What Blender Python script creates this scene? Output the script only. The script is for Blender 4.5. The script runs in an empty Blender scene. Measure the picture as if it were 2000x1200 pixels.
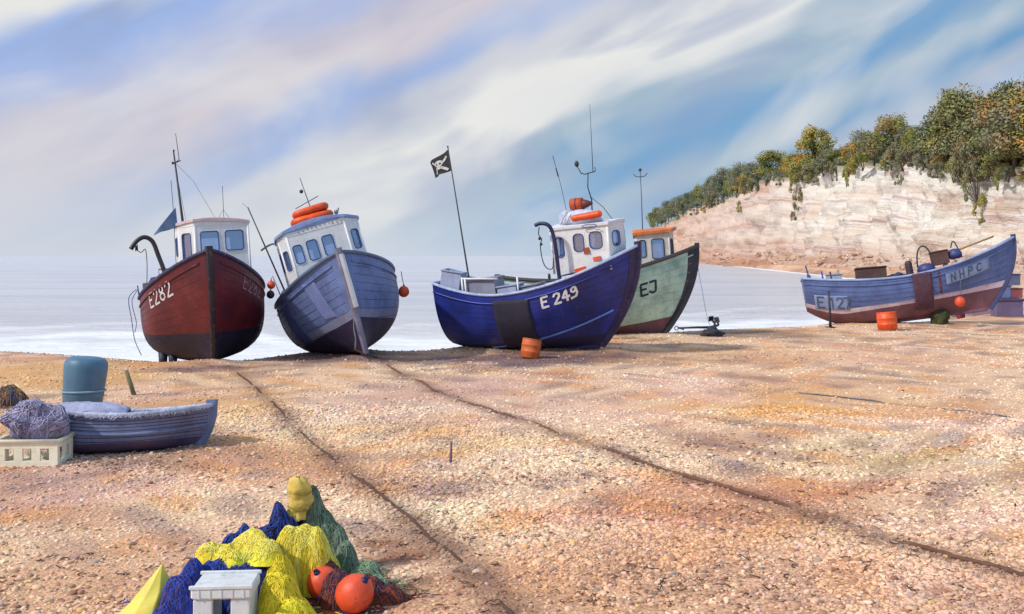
import bpy, math, random
import numpy as np
from mathutils import Vector, Matrix, Euler, noise as mn
random.seed(7)
R = math.radians
PI = math.pi
scene = bpy.context.scene
COL = scene.collection
F = 1921.0      # focal length in photo pixels
CH = 2.8        # eye height

def S(r, g, b, k=1.0):
    def f(c):
        c = c/255.0
        return (c/12.92 if c <= 0.04045 else ((c+0.055)/1.055)**2.4)*k
    return (f(r), f(g), f(b))

# ------------------------------------------------------------------ materials
class NT:
    def __init__(s, nt): s.nt = nt; s.n = nt.nodes; s.l = nt.links
    def add(s, t, **kw):
        n = s.n.new(t)
        for k, v in kw.items():
            if k.startswith('i_'):
                key = k[2:]
                key = int(key) if key.isdigit() else key.replace('_', ' ')
                n.inputs[key].default_value = v
            else: setattr(n, k, v)
        return n
    def link(s, a, b): s.l.new(a, b)
    def ramp(s, fac, stops, interp='LINEAR'):
        n = s.n.new('ShaderNodeValToRGB'); cr = n.color_ramp; cr.interpolation = interp
        while len(cr.elements) < len(stops): cr.elements.new(0.5)
        for e, (p, c) in zip(cr.elements, stops):
            e.position = p
            e.color = (*c, 1) if len(c) == 3 else c
        if fac is not None: s.link(fac, n.inputs[0])
        return n.outputs[0]
    def math(s, op, a, b=None, c=None, clamp=False):
        n = s.n.new('ShaderNodeMath'); n.operation = op; n.use_clamp = clamp
        for i, v in enumerate((a, b, c)):
            if v is None: continue
            if isinstance(v, (int, float)): n.inputs[i].default_value = v
            else: s.link(v, n.inputs[i])
        return n.outputs[0]
    def mix(s, fac, a, b, mode='MIX'):
        n = s.n.new('ShaderNodeMix'); n.data_type = 'RGBA'; n.blend_type = mode
        for i, v in ((0, fac), (6, a), (7, b)):
            if isinstance(v, (int, float)): n.inputs[i].default_value = v
            elif isinstance(v, tuple): n.inputs[i].default_value = (*v, 1) if len(v) == 3 else v
            else: s.link(v, n.inputs[i])
        return n.outputs[2]
    def noise(s, vec, scale, detail=4, rough=.55, dist=0):
        n = s.add('ShaderNodeTexNoise'); n.inputs['Scale'].default_value = scale
        n.inputs['Detail'].default_value = detail; n.inputs['Roughness'].default_value = rough
        n.inputs['Distortion'].default_value = dist
        if vec is not None: s.link(vec, n.inputs['Vector'])
        return n.outputs['Fac']
    def mapping(s, vec, scale=(1, 1, 1), rot=(0, 0, 0), loc=(0, 0, 0)):
        n = s.add('ShaderNodeMapping'); s.link(vec, n.inputs[0])
        n.inputs['Scale'].default_value = scale; n.inputs['Rotation'].default_value = rot; n.inputs['Location'].default_value = loc
        return n.outputs[0]

def newmat(name):
    m = bpy.data.materials.new(name); m.use_nodes = True
    t = NT(m.node_tree); bs = t.n['Principled BSDF']
    return m, t, bs

MC = {}
def paint(name, c, var=.25, rough=.5, streak=.35, bump=.25, scale=1.6, dirt=(.09, .06, .045), dirtamt=.25, c2=None):
    """weathered paint: blotches, vertical run marks, grime"""
    if name in MC: return MC[name]
    m, t, bs = newmat(name)
    co = t.add('ShaderNodeTexCoord').outputs['Object']
    n1 = t.noise(co, scale, 6, .62)
    dark = tuple(x*(1-var) for x in c); lite = tuple(min(.9, x*(1+var*.8)+.012) for x in c)
    if c2: dark = c2
    base = t.ramp(n1, [(.3, dark), (.5, c), (.72, lite)])
    st = t.noise(t.mapping(co, (5, 5, .5)), 2.2, 5, .6)
    sf = t.math('MULTIPLY', t.math('SUBTRACT', st, .5, clamp=True), streak*4, clamp=True)
    base = t.mix(sf, base, tuple(x*.55 for x in c))
    gr = t.noise(co, 9, 8, .7)
    gf = t.math('MULTIPLY', t.math('SUBTRACT', gr, .56, clamp=True), dirtamt*14, clamp=True)
    base = t.mix(t.math('MULTIPLY', gf, .7), base, dirt)
    chp = t.noise(t.mapping(co, (1, 1, 2.2)), 11, 9, .78, .4)     # scrapes and flaked spots down to the primer
    base = t.mix(t.math('MULTIPLY', t.math('SUBTRACT', chp, .615, clamp=True), 9*dirtamt*3, clamp=True), base, tuple(.55*x+.16 for x in c))
    t.link(base, bs.inputs['Base Color'])
    t.link(t.math('ADD', t.math('MULTIPLY', gr, .3), rough-.15), bs.inputs['Roughness'])
    b = t.add('ShaderNodeBump'); b.inputs['Strength'].default_value = bump; b.inputs['Distance'].default_value = .02
    t.link(t.noise(co, 14, 6, .6), b.inputs['Height']); t.link(b.outputs[0], bs.inputs['Normal'])
    MC[name] = m
    return m

def fibre(name, c, var=.45, scale=30, rough=.85, bump=.8):
    """rope, netting, canvas"""
    if name in MC: return MC[name]
    m, t, bs = newmat(name)
    co = t.add('ShaderNodeTexCoord').outputs['Object']
    n1 = t.noise(co, scale, 6, .7); n2 = t.noise(co, scale*.16, 3, .6)
    f = t.math('ADD', t.math('MULTIPLY', n1, .5), t.math('MULTIPLY', n2, .5))
    base = t.ramp(f, [(.36, tuple(x*(1-var) for x in c)), (.5, c), (.64, tuple(min(.9, x*(1+var)) for x in c))])
    t.link(base, bs.inputs['Base Color']); bs.inputs['Roughness'].default_value = rough
    b = t.add('ShaderNodeBump'); b.inputs['Strength'].default_value = bump; b.inputs['Distance'].default_value = .02
    t.link(n1, b.inputs['Height']); t.link(b.outputs[0], bs.inputs['Normal'])
    MC[name] = m
    return m

def glassmat():
    if 'window glass' in MC: return MC['window glass']
    m, t, bs = newmat('window glass')
    t.n.remove(bs)
    tr = t.add('ShaderNodeBsdfTransparent'); tr.inputs[0].default_value = (.70, .78, .94, 1)
    gl = t.add('ShaderNodeBsdfGlossy'); gl.inputs[0].default_value = (.75, .85, 1, 1); gl.inputs['Roughness'].default_value = .04
    co = t.add('ShaderNodeTexCoord').outputs['Object']
    b = t.add('ShaderNodeBump'); b.inputs['Strength'].default_value = .12; b.inputs['Distance'].default_value = .05
    t.link(t.noise(co, 3, 2), b.inputs['Height']); t.link(b.outputs[0], gl.inputs['Normal'])
    df = t.add('ShaderNodeBsdfDiffuse'); df.inputs[0].default_value = (*S(120, 146, 214), 1)
    mx = t.add('ShaderNodeMixShader'); mx.inputs[0].default_value = .42
    t.link(tr.outputs[0], mx.inputs[1]); t.link(gl.outputs[0], mx.inputs[2])
    m2 = t.add('ShaderNodeMixShader'); m2.inputs[0].default_value = .2
    t.link(mx.outputs[0], m2.inputs[1]); t.link(df.outputs[0], m2.inputs[2])
    t.link(m2.outputs[0], t.n['Material Output'].inputs[0])
    MC['window glass'] = m
    return m

# ------------------------------------------------------------------ mesh builder
class MB:
    def __init__(s): s.v = []; s.f = []; s.m = []; s.sm = []
    def face(s, idx, mi=0, sm=False): s.f.append(tuple(idx)); s.m.append(mi); s.sm.append(sm)
    def grid(s, pts, mi=0, sm=True, closed=False, flip=False, mifun=None):
        n = len(pts); k = len(pts[0]); o = len(s.v)
        for r in pts: s.v += [tuple(p) for p in r]
        for i in range(n-1):
            for j in range(k if closed else k-1):
                a, b, c, d = o+i*k+j, o+i*k+(j+1) % k, o+(i+1)*k+(j+1) % k, o+(i+1)*k+j
                s.face((a, b, c, d) if not flip else (d, c, b, a), mifun(i, j) if mifun else mi, sm)
    def box(s, c, d, mi=0, M=None, bev=0.0):
        x, y, z = d[0]/2, d[1]/2, d[2]/2
        e = min(bev, x*.9, y*.9, z*.9)
        if e <= 0:
            P = [(-x, -y, -z), (x, -y, -z), (x, y, -z), (-x, y, -z), (-x, -y, z), (x, -y, z), (x, y, z), (-x, y, z)]
            Fc = [(0, 3, 2, 1), (4, 5, 6, 7), (0, 1, 5, 4), (1, 2, 6, 5), (2, 3, 7, 6), (3, 0, 4, 7)]
        else:
            rings = []
            for zz, k in ((-z, e), (-z+e, 0), (z-e, 0), (z, e)):
                X, Y = x-k, y-k
                g = e if k == 0 else e*.6
                rings.append([(-X+g, -Y, zz), (X-g, -Y, zz), (X, -Y+g, zz), (X, Y-g, zz), (X-g, Y, zz), (-X+g, Y, zz), (-X, Y-g, zz), (-X, -Y+g, zz)])
            P = [p for r in rings for p in r]
            Fc = [tuple(range(7, -1, -1)), tuple(range(24, 32))]
            for i in range(3):
                for j in range(8):
                    Fc.append((i*8+j, i*8+(j+1) % 8, (i+1)*8+(j+1) % 8, (i+1)*8+j))
        o = len(s.v)
        for p in P:
            v = Vector(p)
            if M is not None: v = M @ v
            s.v.append((v.x+c[0], v.y+c[1], v.z+c[2]))
        for f in Fc: s.face([o+i for i in f], mi)
    def tube(s, path, r, n=8, mi=0, cap=True, closed=False, sm=True):
        P = [Vector(p) for p in path]; k = len(P)
        rr = r if isinstance(r, (list, tuple)) else [r]*k
        rings = []; prev = None
        for i in range(k):
            if closed: t = P[(i+1) % k]-P[i-1]
            else: t = P[min(i+1, k-1)]-P[max(i-1, 0)]
            if t.length < 1e-9: t = Vector((0, 0, 1))
            t.normalize()
            if prev is None:
                a = t.orthogonal().normalized()
            else:
                a = prev-t*prev.dot(t)
                a = a.normalized() if a.length > 1e-6 else t.orthogonal().normalized()
            prev = a; b = t.cross(a)
            rings.append([P[i]+(a*math.cos(2*PI*j/n)+b*math.sin(2*PI*j/n))*rr[i] for j in range(n)])
        if closed: rings.append(rings[0])
        o = len(s.v)
        s.grid(rings, mi, sm, closed=True)
        if cap and not closed:
            s.face([o+j for j in range(n-1, -1, -1)], mi); q = o+(k-1)*n
            s.face([q+j for j in range(n)], mi)
    def lathe(s, prof, n=20, c=(0, 0, 0), M=None, mi=0, sm=True):
        rings = []
        for r, z in prof:
            ring = []
            for j in range(n):
                v = Vector((r*math.cos(2*PI*j/n), r*math.sin(2*PI*j/n), z))
                if M is not None: v = M @ v
                ring.append(v+Vector(c))
            rings.append(ring)
        o = len(s.v)
        s.grid(rings, mi, sm, closed=True)
        s.face([o+j for j in range(n-1, -1, -1)], mi, sm); q = o+(len(prof)-1)*n
        s.face([q+j for j in range(n)], mi, sm)
    def ball(s, c, r, n=14, mi=0, sq=(1, 1, 1), M=None, ns=0, seed=0):
        pr = []
        for i in range(n//2+1):
            a = PI*i/(n//2)
            pr.append((max(1e-4, math.sin(a)), -math.cos(a)))
        rings = []
        for q, z in pr:
            ring = []
            for j in range(n):
                v = Vector((q*math.cos(2*PI*j/n), q*math.sin(2*PI*j/n), z))
                if ns: v *= 1+ns*mn.noise(v*1.7+Vector((seed*3.1, seed, 0)))
                v = Vector((v.x*r*sq[0], v.y*r*sq[1], v.z*r*sq[2]))
                if M is not None: v = M @ v
                ring.append(v+Vector(c))
            rings.append(ring)
        s.grid(rings, mi, True, closed=True)
    def poly(s, pts, mi=0):
        o = len(s.v); s.v += [tuple(p) for p in pts]; s.face(range(o, o+len(pts)), mi)
    def build(s, name, mats, parent=None, loc=None, weld=False):
        me = bpy.data.meshes.new(name)
        if not isinstance(mats, (list, tuple)): mats = [mats]
        me.from_pydata([tuple(p) for p in s.v], [], s.f)
        for m in mats: me.materials.append(m)
        me.polygons.foreach_set('material_index', s.m)
        me.polygons.foreach_set('use_smooth', s.sm)
        me.update()
        o = bpy.data.objects.new(name, me); COL.objects.link(o)
        if parent: o.parent = parent
        if loc is not None: o.location = loc
        return o

def tag(o, label=None, cat=None, group=None, kind=None):
    if label: o['label'] = label
    if cat: o['category'] = cat
    if group: o['group'] = group
    if kind: o['kind'] = kind
    return o
def thing(name, label, cat, loc=(0, 0, 0), rot=(0, 0, 0), group=None):
    o = bpy.data.objects.new(name, None); COL.objects.link(o)
    o.location = loc; o.rotation_euler = rot; o.empty_display_size = .3
    return tag(o, label, cat, group)
def solid(o, th, off=0):
    m = o.modifiers.new('solid', 'SOLIDIFY'); m.thickness = th; m.offset = off
    return o

def at(px, py, d):                     # a point d metres ahead, by the direction it is seen in
    return Vector(((px-1000)/F*d, d, CH-(py-500)/F*d))

# ------------------------------------------------------------------ terrain shape
CR = [(-400, 70), (-200, 60), (-60, 40), (-30, 31), (-14.7, 28.3), (-9.9, 25.6), (-7.3, 25.6), (-6.0, 28.3), (-2.6, 28.8), (0.5, 32.0), (4.5, 34.8), (7.7, 37.1), (12.2, 39.0), (20, 43), (28, 54), (60, 160), (90, 400), (400, 700)]
CX = [c[0] for c in CR]; CY = [c[1] for c in CR]
def yC(x): return float(np.interp(x, CX, CY))
def terr0(x, y):
    D = y-yC(x)
    if D <= 0: return 0.0
    return -0.14*(D*D/(D+0.8))
KEELS = []       # (x0, y0, x1, y1): shingle is heaped a little along each hull
def terr(x, y):
    z = terr0(x, y)
    for ax, ay, bx, by in KEELS:
        if abs(x-(ax+bx)/2) > 6 or abs(y-(ay+by)/2) > 6: continue
        dx, dy = bx-ax, by-ay; t_ = max(0, min(1, ((x-ax)*dx+(y-ay)*dy)/(dx*dx+dy*dy)))
        z += .09*math.exp(-((x-ax-t_*dx)**2+(y-ay-t_*dy)**2)/.5)
    n = mn.noise(Vector((x*.35, y*.35, 0)))*.07+mn.noise(Vector((x*1.1, y*1.1, 3)))*.035
    n += mn.noise(Vector((x*3.1, y*3.1, 7)))*.012
    return z+n*min(1, max(.25, (yC(x)+1-y)/8))
def ground_at(px, py):                 # where a line of sight meets the beach
    d = CH*F/(py-500)
    for _ in range(6):
        x = (px-1000)/F*d
        d = (CH-terr(x, d))*F/(py-500)
    return Vector(((px-1000)/F*d, d, terr((px-1000)/F*d, d)))
WZ = -1.2
for x_, y_, h_, l_ in ((-10.19, 32.1, -69.21, 6.3), (-5.58, 32.62, -75.59, 7.2), (-1.67, 30.3, -24.07, 4.9), (-.24, 35.28, -7.43, 5.8), (12.38, 40.81, -13.86, 6.6)):
    c_, s_ = math.cos(R(h_)), math.sin(R(h_)); KEELS.append((x_+c_*.8, y_+s_*.8, x_+c_*l_, y_+s_*l_))
# ------------------------------------------------------------------ camera, sun, sky
cam = bpy.data.cameras.new('camera'); co_ = bpy.data.objects.new('camera', cam); COL.objects.link(co_)
co_.location = (0, 0, CH); co_.rotation_euler = (PI/2, 0, 0)
cam.sensor_width = 36; cam.lens = 36*F/2000; cam.shift_y = -.05; cam.clip_end = 20000; cam.clip_start = .1
scene.camera = co_
scene.view_settings.view_transform = 'Standard'; scene.view_settings.look = 'None'; scene.view_settings.exposure = 0
SUNV = Vector((-1.0, -.55, .95)).normalized()
sl = bpy.data.lights.new('sun', 'SUN'); sl.energy = 3.1; sl.angle = R(2.5); sl.color = (1, .95, .87)
so = bpy.data.objects.new('sun', sl); COL.objects.link(so); so.rotation_euler = SUNV.to_track_quat('Z', 'Y').to_euler()
so.location = (-20, -10, 30)
w = bpy.data.worlds.new('World'); scene.world = w; w.use_nodes = True
t = NT(w.node_tree)
bg = t.n['Background']; out = t.n['World Output']
sky = t.add('ShaderNodeTexSky'); sky.sky_type = 'NISHITA'; sky.sun_disc = False
sky.sun_elevation = math.asin(SUNV.z); sky.sun_rotation = math.atan2(SUNV.x, SUNV.y); sky.air_density = 1; sky.dust_density = 1.5
t.link(sky.outputs[0], bg.inputs[0]); bg.inputs[1].default_value = .09
gen = t.add('ShaderNodeTexCoord').outputs['Generated']
sp = t.add('ShaderNodeSeparateXYZ'); t.link(gen, sp.inputs[0])
X = t.math('ARCTAN2', sp.outputs[0], sp.outputs[1]); Y = t.math('ARCSINE', sp.outputs[2])
cb = t.add('ShaderNodeCombineXYZ'); t.link(X, cb.inputs[0]); t.link(Y, cb.inputs[1])
ang = cb.outputs[0]
rotm = t.mapping(ang, (1, 1, 1), (0, 0, -R(25)))          # x along the cloud streets, y across
along = t.mapping(rotm, (1.5, 5, 1))
w1 = t.noise(along, 1.6, 3, .5, .3); w2 = t.noise(t.mapping(rotm, (3, 8, 1), loc=(3, 1, 0)), 1.4, 3.5, .5, .6)
w3 = t.noise(t.mapping(rotm, (5, 9, 1), loc=(7, 2, 0)), 1.1, 2.5, .5, .2)
q = t.math('SUBTRACT', t.math('MULTIPLY', X, .47), Y)
q = t.math('ADD', q, t.math('MULTIPLY', t.math('SUBTRACT', w1, .5), .14))
q = t.math('ADD', q, t.math('MULTIPLY', t.math('SUBTRACT', w3, .5), .09))
fac = t.math('DIVIDE', t.math('ADD', q, .5), .8, clamp=True)
st0 = [(-.50, (206, 212, 226)), (-.44, (236, 234, 226)), (-.40, (170, 188, 230)), (-.36, (188, 196, 226)), (-.31, (196, 190, 206)), (-.27, (212, 202, 210)),
      (-.225, (165, 182, 224)), (-.185, (206, 206, 214)), (-.145, (240, 238, 232)), (-.12, (214, 220, 224)), (-.09, (140, 162, 190)), (-.055, (96, 150, 204)),
      (-.015, (150, 178, 196)), (.03, (96, 146, 196)), (.07, (98, 156, 218)), (.11, (150, 184, 236)), (.2, (178, 200, 242))]
st0 = [(-.50, (206, 212, 228)), (-.44, (238, 236, 230)), (-.40, (160, 184, 232)), (-.36, (176, 190, 228)), (-.31, (200, 196, 212)), (-.27, (214, 206, 214)),
      (-.225, (164, 184, 226)), (-.19, (208, 210, 218)), (-.15, (238, 237, 232)), (-.115, (232, 232, 230)), (-.085, (164, 186, 204)), (-.05, (118, 164, 206)),
      (-.01, (170, 190, 206)), (.03, (112, 158, 200)), (.06, (168, 182, 204)), (.10, (136, 176, 218)), (.2, (172, 196, 236))]
cl = t.ramp(fac, [((p+.5)/.8, S(*c)) for p, c in st0], 'EASE')
hi = t.math('MULTIPLY', t.math('SUBTRACT', w2, .50, clamp=True), 3.0, clamp=True)
cl = t.mix(hi, cl, S(232, 230, 230))
lo = t.math('MULTIPLY', t.math('SUBTRACT', .48, w2, clamp=True), 3.6, clamp=True)
cl = t.mix(lo, cl, S(150, 164, 200))
# haze towards the horizon
hz = t.math('SUBTRACT', 1, t.math('DIVIDE', Y, t.math('SUBTRACT', .10, t.math('MULTIPLY', X, .11))), clamp=True)
hz = t.math('POWER', hz, 1.25)
hc = t.mix(t.math('ADD', t.math('MULTIPLY', X, 2.2), .35, clamp=True), S(216, 222, 232), S(160, 198, 232))
cl = t.mix(t.math('MULTIPLY', hz, .9), cl, hc)
b2 = t.add('ShaderNodeBackground'); t.link(cl, b2.inputs[0]); b2.inputs[1].default_value = 1.05
mx = t.add('ShaderNodeMixShader'); mx.inputs[0].default_value = .88
t.link(bg.outputs[0], mx.inputs[1]); t.link(b2.outputs[0], mx.inputs[2]); t.link(mx.outputs[0], out.inputs[0])

# ------------------------------------------------------------------ beach
ZONES = [  # centre, radii as seen, colour, strength
 (1000, 1150, 1300, 90, (214, 168, 130), .7), (400, 1150, 420, 70, (212, 172, 138), .6),
 (1400, 1040, 200, 45, (196, 130, 90), .55), (1170, 1012, 120, 28, (212, 146, 102), .5), (1500, 950, 260, 32, (200, 130, 85), .6),
 (1340, 752, 110, 22, (232, 192, 182), .5), (1290, 1062, 90, 22, (222, 170, 156), .35), (300, 955, 190, 32, (232, 190, 172), .6),
 (1100, 800, 200, 30, (232, 198, 178), .6), (700, 800, 180, 40, (230, 200, 182), .5), (640, 850, 150, 30, (224, 196, 150), .5),
 (1600, 800, 270, 18, (226, 170, 92), .8), (1800, 790, 150, 24, (226, 186, 150), .5), (1740, 895, 170, 16, (206, 188, 124), .45),
 (1880, 884, 70, 6, (200, 200, 212), .35), (120, 735, 220, 34, (222, 178, 112), .75), (420, 800, 120, 50, (226, 184, 120), .6),
 (1020, 700, 300, 10, (96, 76, 92), .8), (620, 698, 180, 10, (110, 84, 96), .8), (400, 722, 120, 7, (120, 92, 100), .8), (1450, 652, 130, 8, (130, 112, 100), .8),  # shade under the boats along the crest, painted into the beach colour
 (1700, 700, 200, 18, (232, 190, 160), .6), (1500, 690, 140, 16, (214, 168, 118), .5), (960, 865, 140, 22, (218, 184, 130), .5),
 (180, 900, 190, 40, (100, 84, 108), .45), (700, 1085, 110, 26, (120, 66, 44), .8), (1050, 910, 150, 20, (226, 196, 170), .5),  # dark violet by the dinghy; brown is the nets' shadow painted in
 (1800, 1060, 260, 40, (216, 176, 130), .5), (880, 760, 150, 24, (190, 156, 150), .45), (660, 930, 80, 30, (190, 140, 110), .4)]
ZW = []
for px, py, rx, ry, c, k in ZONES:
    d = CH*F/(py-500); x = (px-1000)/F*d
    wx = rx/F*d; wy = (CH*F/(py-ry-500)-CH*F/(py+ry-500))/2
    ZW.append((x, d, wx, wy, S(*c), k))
ROPES = {
 'a': [(446, 716), (500, 757), (560, 822), (640, 890), (715, 946), (800, 1012), (870, 1072), (930, 1122), (990, 1190), (1030, 1240)],
 'b': [(735, 698), (790, 735), (850, 765), (1000, 815), (1100, 850), (1230, 895), (1350, 935), (1470, 970), (1600, 1010), (1720, 1052), (1850, 1087), (1960, 1115), (2060, 1150)],
 'c': [(1560, 768), (1700, 783), (1850, 800), (1980, 817)]}
ROPEW = {k: [ground_at(*p) for p in v] for k, v in ROPES.items()}
segs = []
for k, v in ROPEW.items():
    for a, b in zip(v, v[1:]): segs.append((a.x, a.y, b.x, b.y, .22 if k != 'c' else .1))
def groundcol(x, y):
    """x, y arrays -> rgb arrays (large colour patches of the shingle, with painted-in shade)"""
    base = np.array(S(230, 200, 168))
    c = np.tile(base, (len(x), 1))
    def vn(fx, fy, o):
        return np.sin(x*fx+1.7*np.sin(y*fy*.7+o)+o)*np.cos(y*fy+1.3*np.sin(x*fx*.6+2*o))
    wx = x+.6*vn(.9, 1.1, 1.0)+.35*vn(2.7, 2.3, 4.0)+.2*vn(6.1, 5.2, 1.3); wy = y+.9*vn(.7, .8, 2.0)+.45*vn(2.1, 2.9, 5.0)+.22*vn(5.3, 6.7, 2.9)
    tints = [(S(230, 192, 176), .5, .55, 0.3), (S(220, 168, 96), .42, .5, 2.2), (S(190, 140, 106), .8, .9, 4.1), (S(234, 214, 176), 1.2, 1.0, 5.3), (S(160, 124, 108), 1.7, 1.5, 7.7), (S(222, 160, 92), 2.3, 1.9, 9.1), (S(150, 128, 124), 3.1, 2.2, 3.3)]
    for tc, fx, fy, o in tints:
        k = np.clip(vn(fx, fy, o)*1.8-.55, 0, 1)[:, None]*.6
        c = c*(1-k)+np.array(tc)*k
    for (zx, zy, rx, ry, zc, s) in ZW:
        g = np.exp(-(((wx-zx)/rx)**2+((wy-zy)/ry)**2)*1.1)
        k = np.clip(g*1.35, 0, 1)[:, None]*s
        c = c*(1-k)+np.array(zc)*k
    for (ax, ay, bx, by, wd) in segs:
        dx, dy = bx-ax, by-ay; L2 = dx*dx+dy*dy
        tt = np.clip(((x-ax)*dx+(y-ay)*dy)/L2, 0, 1)
        dd = np.hypot(x-ax-tt*dx, y-ay-tt*dy)
        k = (np.exp(-(dd/wd)**2)*.5)[:, None]
        c = c*(1-k)+np.array(S(105, 74, 62))*k
    # wet, darker stones down by the sea
    D = y-np.interp(x, CX, CY)
    k = np.clip((D-1)/4, 0, 1)[:, None]*.6
    c = c*(1-k)+np.array(S(120, 100, 92))*k
    lum = c.mean(axis=1, keepdims=True)
    return np.clip(lum+(c-lum)*.96, 0, .9)

def sheet(name, xs, ys, zf, mat, colf=None):
    XX, YY = np.meshgrid(xs, ys); nx, ny = len(xs), len(ys)
    x = XX.ravel(); y = YY.ravel()
    z = zf(x, y)
    me = bpy.data.meshes.new(name)
    me.vertices.add(nx*ny); me.vertices.foreach_set('co', np.stack([x, y, z], 1).astype(np.float32).ravel())
    i = np.arange((nx-1)*(ny-1)); r = i//(nx-1); c = i % (nx-1); a = r*nx+c
    quads = np.stack([a, a+1, a+1+nx, a+nx], 1).ravel()
    me.loops.add(len(quads)); me.loops.foreach_set('vertex_index', quads.astype(np.int32))
    me.polygons.add(len(i)); me.polygons.foreach_set('loop_start', (np.arange(len(i))*4).astype(np.int32)); me.polygons.foreach_set('loop_total', np.full(len(i), 4, np.int32))
    me.polygons.foreach_set('use_smooth', np.ones(len(i), bool))
    me.update(calc_edges=True); me.validate()
    if colf is not None:
        ca = me.color_attributes.new('col', 'FLOAT_COLOR', 'POINT')
        cc = colf(x, y); ca.data.foreach_set('color', np.concatenate([cc, np.ones((len(cc), 1))], 1).astype(np.float32).ravel())
    me.materials.append(mat)
    o = bpy.data.objects.new(name, me); COL.objects.link(o)
    return o

m, t, bs = newmat('shingle beach')
pos = t.add('ShaderNodeNewGeometry').outputs['Position']
vc = t.add('ShaderNodeAttribute'); vc.attribute_name = 'col'
v1 = t.add('ShaderNodeTexVoronoi'); v1.inputs['Scale'].default_value = 31; t.link(pos, v1.inputs['Vector'])
v2 = t.add('ShaderNodeTexVoronoi'); v2.inputs['Scale'].default_value = 70; t.link(pos, v2.inputs['Vector'])
hsv = t.add('ShaderNodeSeparateColor'); t.link(v1.outputs['Color'], hsv.inputs[0])
peb = t.ramp(hsv.outputs[0], [(0, S(140, 110, 96)), (.2, S(216, 176, 140)), (.45, S(240, 214, 180)), (.62, S(222, 160, 120)), (.78, S(240, 200, 190)), (.9, S(150, 156, 172)), (1, S(168, 96, 60))], 'CONSTANT')
c = t.mix(.24, vc.outputs['Color'], t.mix(1.0, vc.outputs['Color'], t.mix(1.0, peb, (2.0, 2.0, 2.0), 'MULTIPLY'), 'MULTIPLY'))
n1 = t.noise(pos, 2.5, 6, .65); 
c = t.mix(t.math('MULTIPLY', t.math('SUBTRACT', n1, .5, clamp=True), 1.6, clamp=True), c, t.mix(1.0, c, S(170, 120, 92), 'MULTIPLY'))
gap = t.math('MULTIPLY', t.math('SUBTRACT', v1.outputs['Distance'], .45, clamp=True), 2.4, clamp=True)
c = t.mix(gap, c, t.mix(1.0, c, (.66, .60, .57), 'MULTIPLY'))
t.link(c, bs.inputs['Base Color']); bs.inputs['Roughness'].default_value = .85
hh = t.math('ADD', t.math('MULTIPLY', v1.outputs['Distance'], -1.0), t.math('MULTIPLY', v2.outputs['Distance'], -.45))
bm = t.add('ShaderNodeBump'); bm.inputs['Strength'].default_value = .6; bm.inputs['Distance'].default_value = .016
t.link(hh, bm.inputs['Height']); t.link(bm.outputs[0], bs.inputs['Normal'])
MBEACH = m
xs = np.unique(np.concatenate([np.linspace(-420, -40, 30), np.linspace(-40, -16, 60), np.linspace(-16, 24, 420), np.linspace(24, 70, 70), np.linspace(70, 420, 40)]))
ys = np.unique(np.concatenate([np.linspace(-80, 4, 30), np.linspace(4, 30, 300), np.linspace(30, 60, 130), np.linspace(60, 200, 60), np.linspace(200, 760, 50)]))
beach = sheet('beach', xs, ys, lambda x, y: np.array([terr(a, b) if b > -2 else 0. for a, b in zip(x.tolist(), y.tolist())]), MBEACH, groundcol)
tag(beach, 'wide peach and ochre shingle beach sloping to the sea', kind='structure')

# loose stones lying on the beach
rng = np.random.default_rng(3)
NP = 175000
# denser near the eye
u = rng.random(NP); d = 7.2*np.exp(u*math.log(44/7.2)); d = np.where(rng.random(NP) < .5, 7.2+rng.random(NP)*11, d)
x = (rng.random(NP)*2-1)*(d*.53+1.5)
keep = (d < np.interp(x, CX, CY)+6) & (x < 19)
x = x[keep]; d = d[keep]; NP = len(x)
# stones gather in drifts
dr = np.sin(x*.8+2*np.sin(d*.5))*np.cos(d*.9+np.sin(x*1.3))
keep = rng.random(NP) < np.clip(.42+.55*dr+(d < 11)*.22+.35*np.sin(x*.33+d*.21)*np.cos(d*.37), .22, 1); x = x[keep]; d = d[keep]; NP = len(x)
zz = np.array([terr(a, b) for a, b in zip(x.tolist(), d.tolist())])
sz = (rng.lognormal(-4.42, .40, NP))*(.8+d/38)
sz = np.clip(sz, .004, .036)
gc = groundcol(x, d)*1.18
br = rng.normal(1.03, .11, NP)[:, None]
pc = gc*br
k = rng.random(NP)
def over(mask, cc, a):
    pc[mask] = pc[mask]*(1-a)+np.array(cc)*a
over(k < .035, S(108, 112, 128), .6); over((k > .05) & (k < .10), S(150, 84, 52), .65); over((k > .1) & (k < .13), S(240, 224, 200), .6)
over((k > .16) & (k < .2), S(236, 186, 184), .7); over((k > .2) & (k < .23), S(120, 90, 84), .75); over((k > .23) & (k < .26), S(232, 190, 90), .5)
# drifts of dark weed-stained stones
for (zx, zy, rx, ry, am) in [(ground_at(px, py).x, ground_at(px, py).y, a_, b_, k_) for px, py, a_, b_, k_ in ((560, 1140, .9, .4, .5), (1420, 1130, 1.4, .5, .5), (1640, 880, 1.6, .8, .35), (1060, 940, 1.2, .5, .4), (1760, 960, 1.5, .5, .4), (800, 1050, 1.0, .5, .45), (1150, 1170, 1.8, .35, .5), (240, 905, 1.3, .5, .5), (60, 1120, .9, .5, .35), (1320, 880, 1.2, .5, .3), (1600, 1010, 2.0, .3, .5))]:
    hit = (np.exp(-((x-zx)/rx)**2-((d-zy)/ry)**2) > rng.random(NP)) & (rng.random(NP) < am)
    over(hit, S(120, 82, 66), .65)
pc = np.clip(pc*.95, .03, .9)
me = bpy.data.meshes.new('pebbles'); me.vertices.add(NP)
me.vertices.foreach_set('co', np.stack([x, d, zz+sz*.12], 1).astype(np.float32).ravel())
def addattr(nm, ty, arr, key):
    a = me.attributes.new(nm, ty, 'POINT'); a.data.foreach_set(key, arr.astype(np.float32).ravel())
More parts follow.
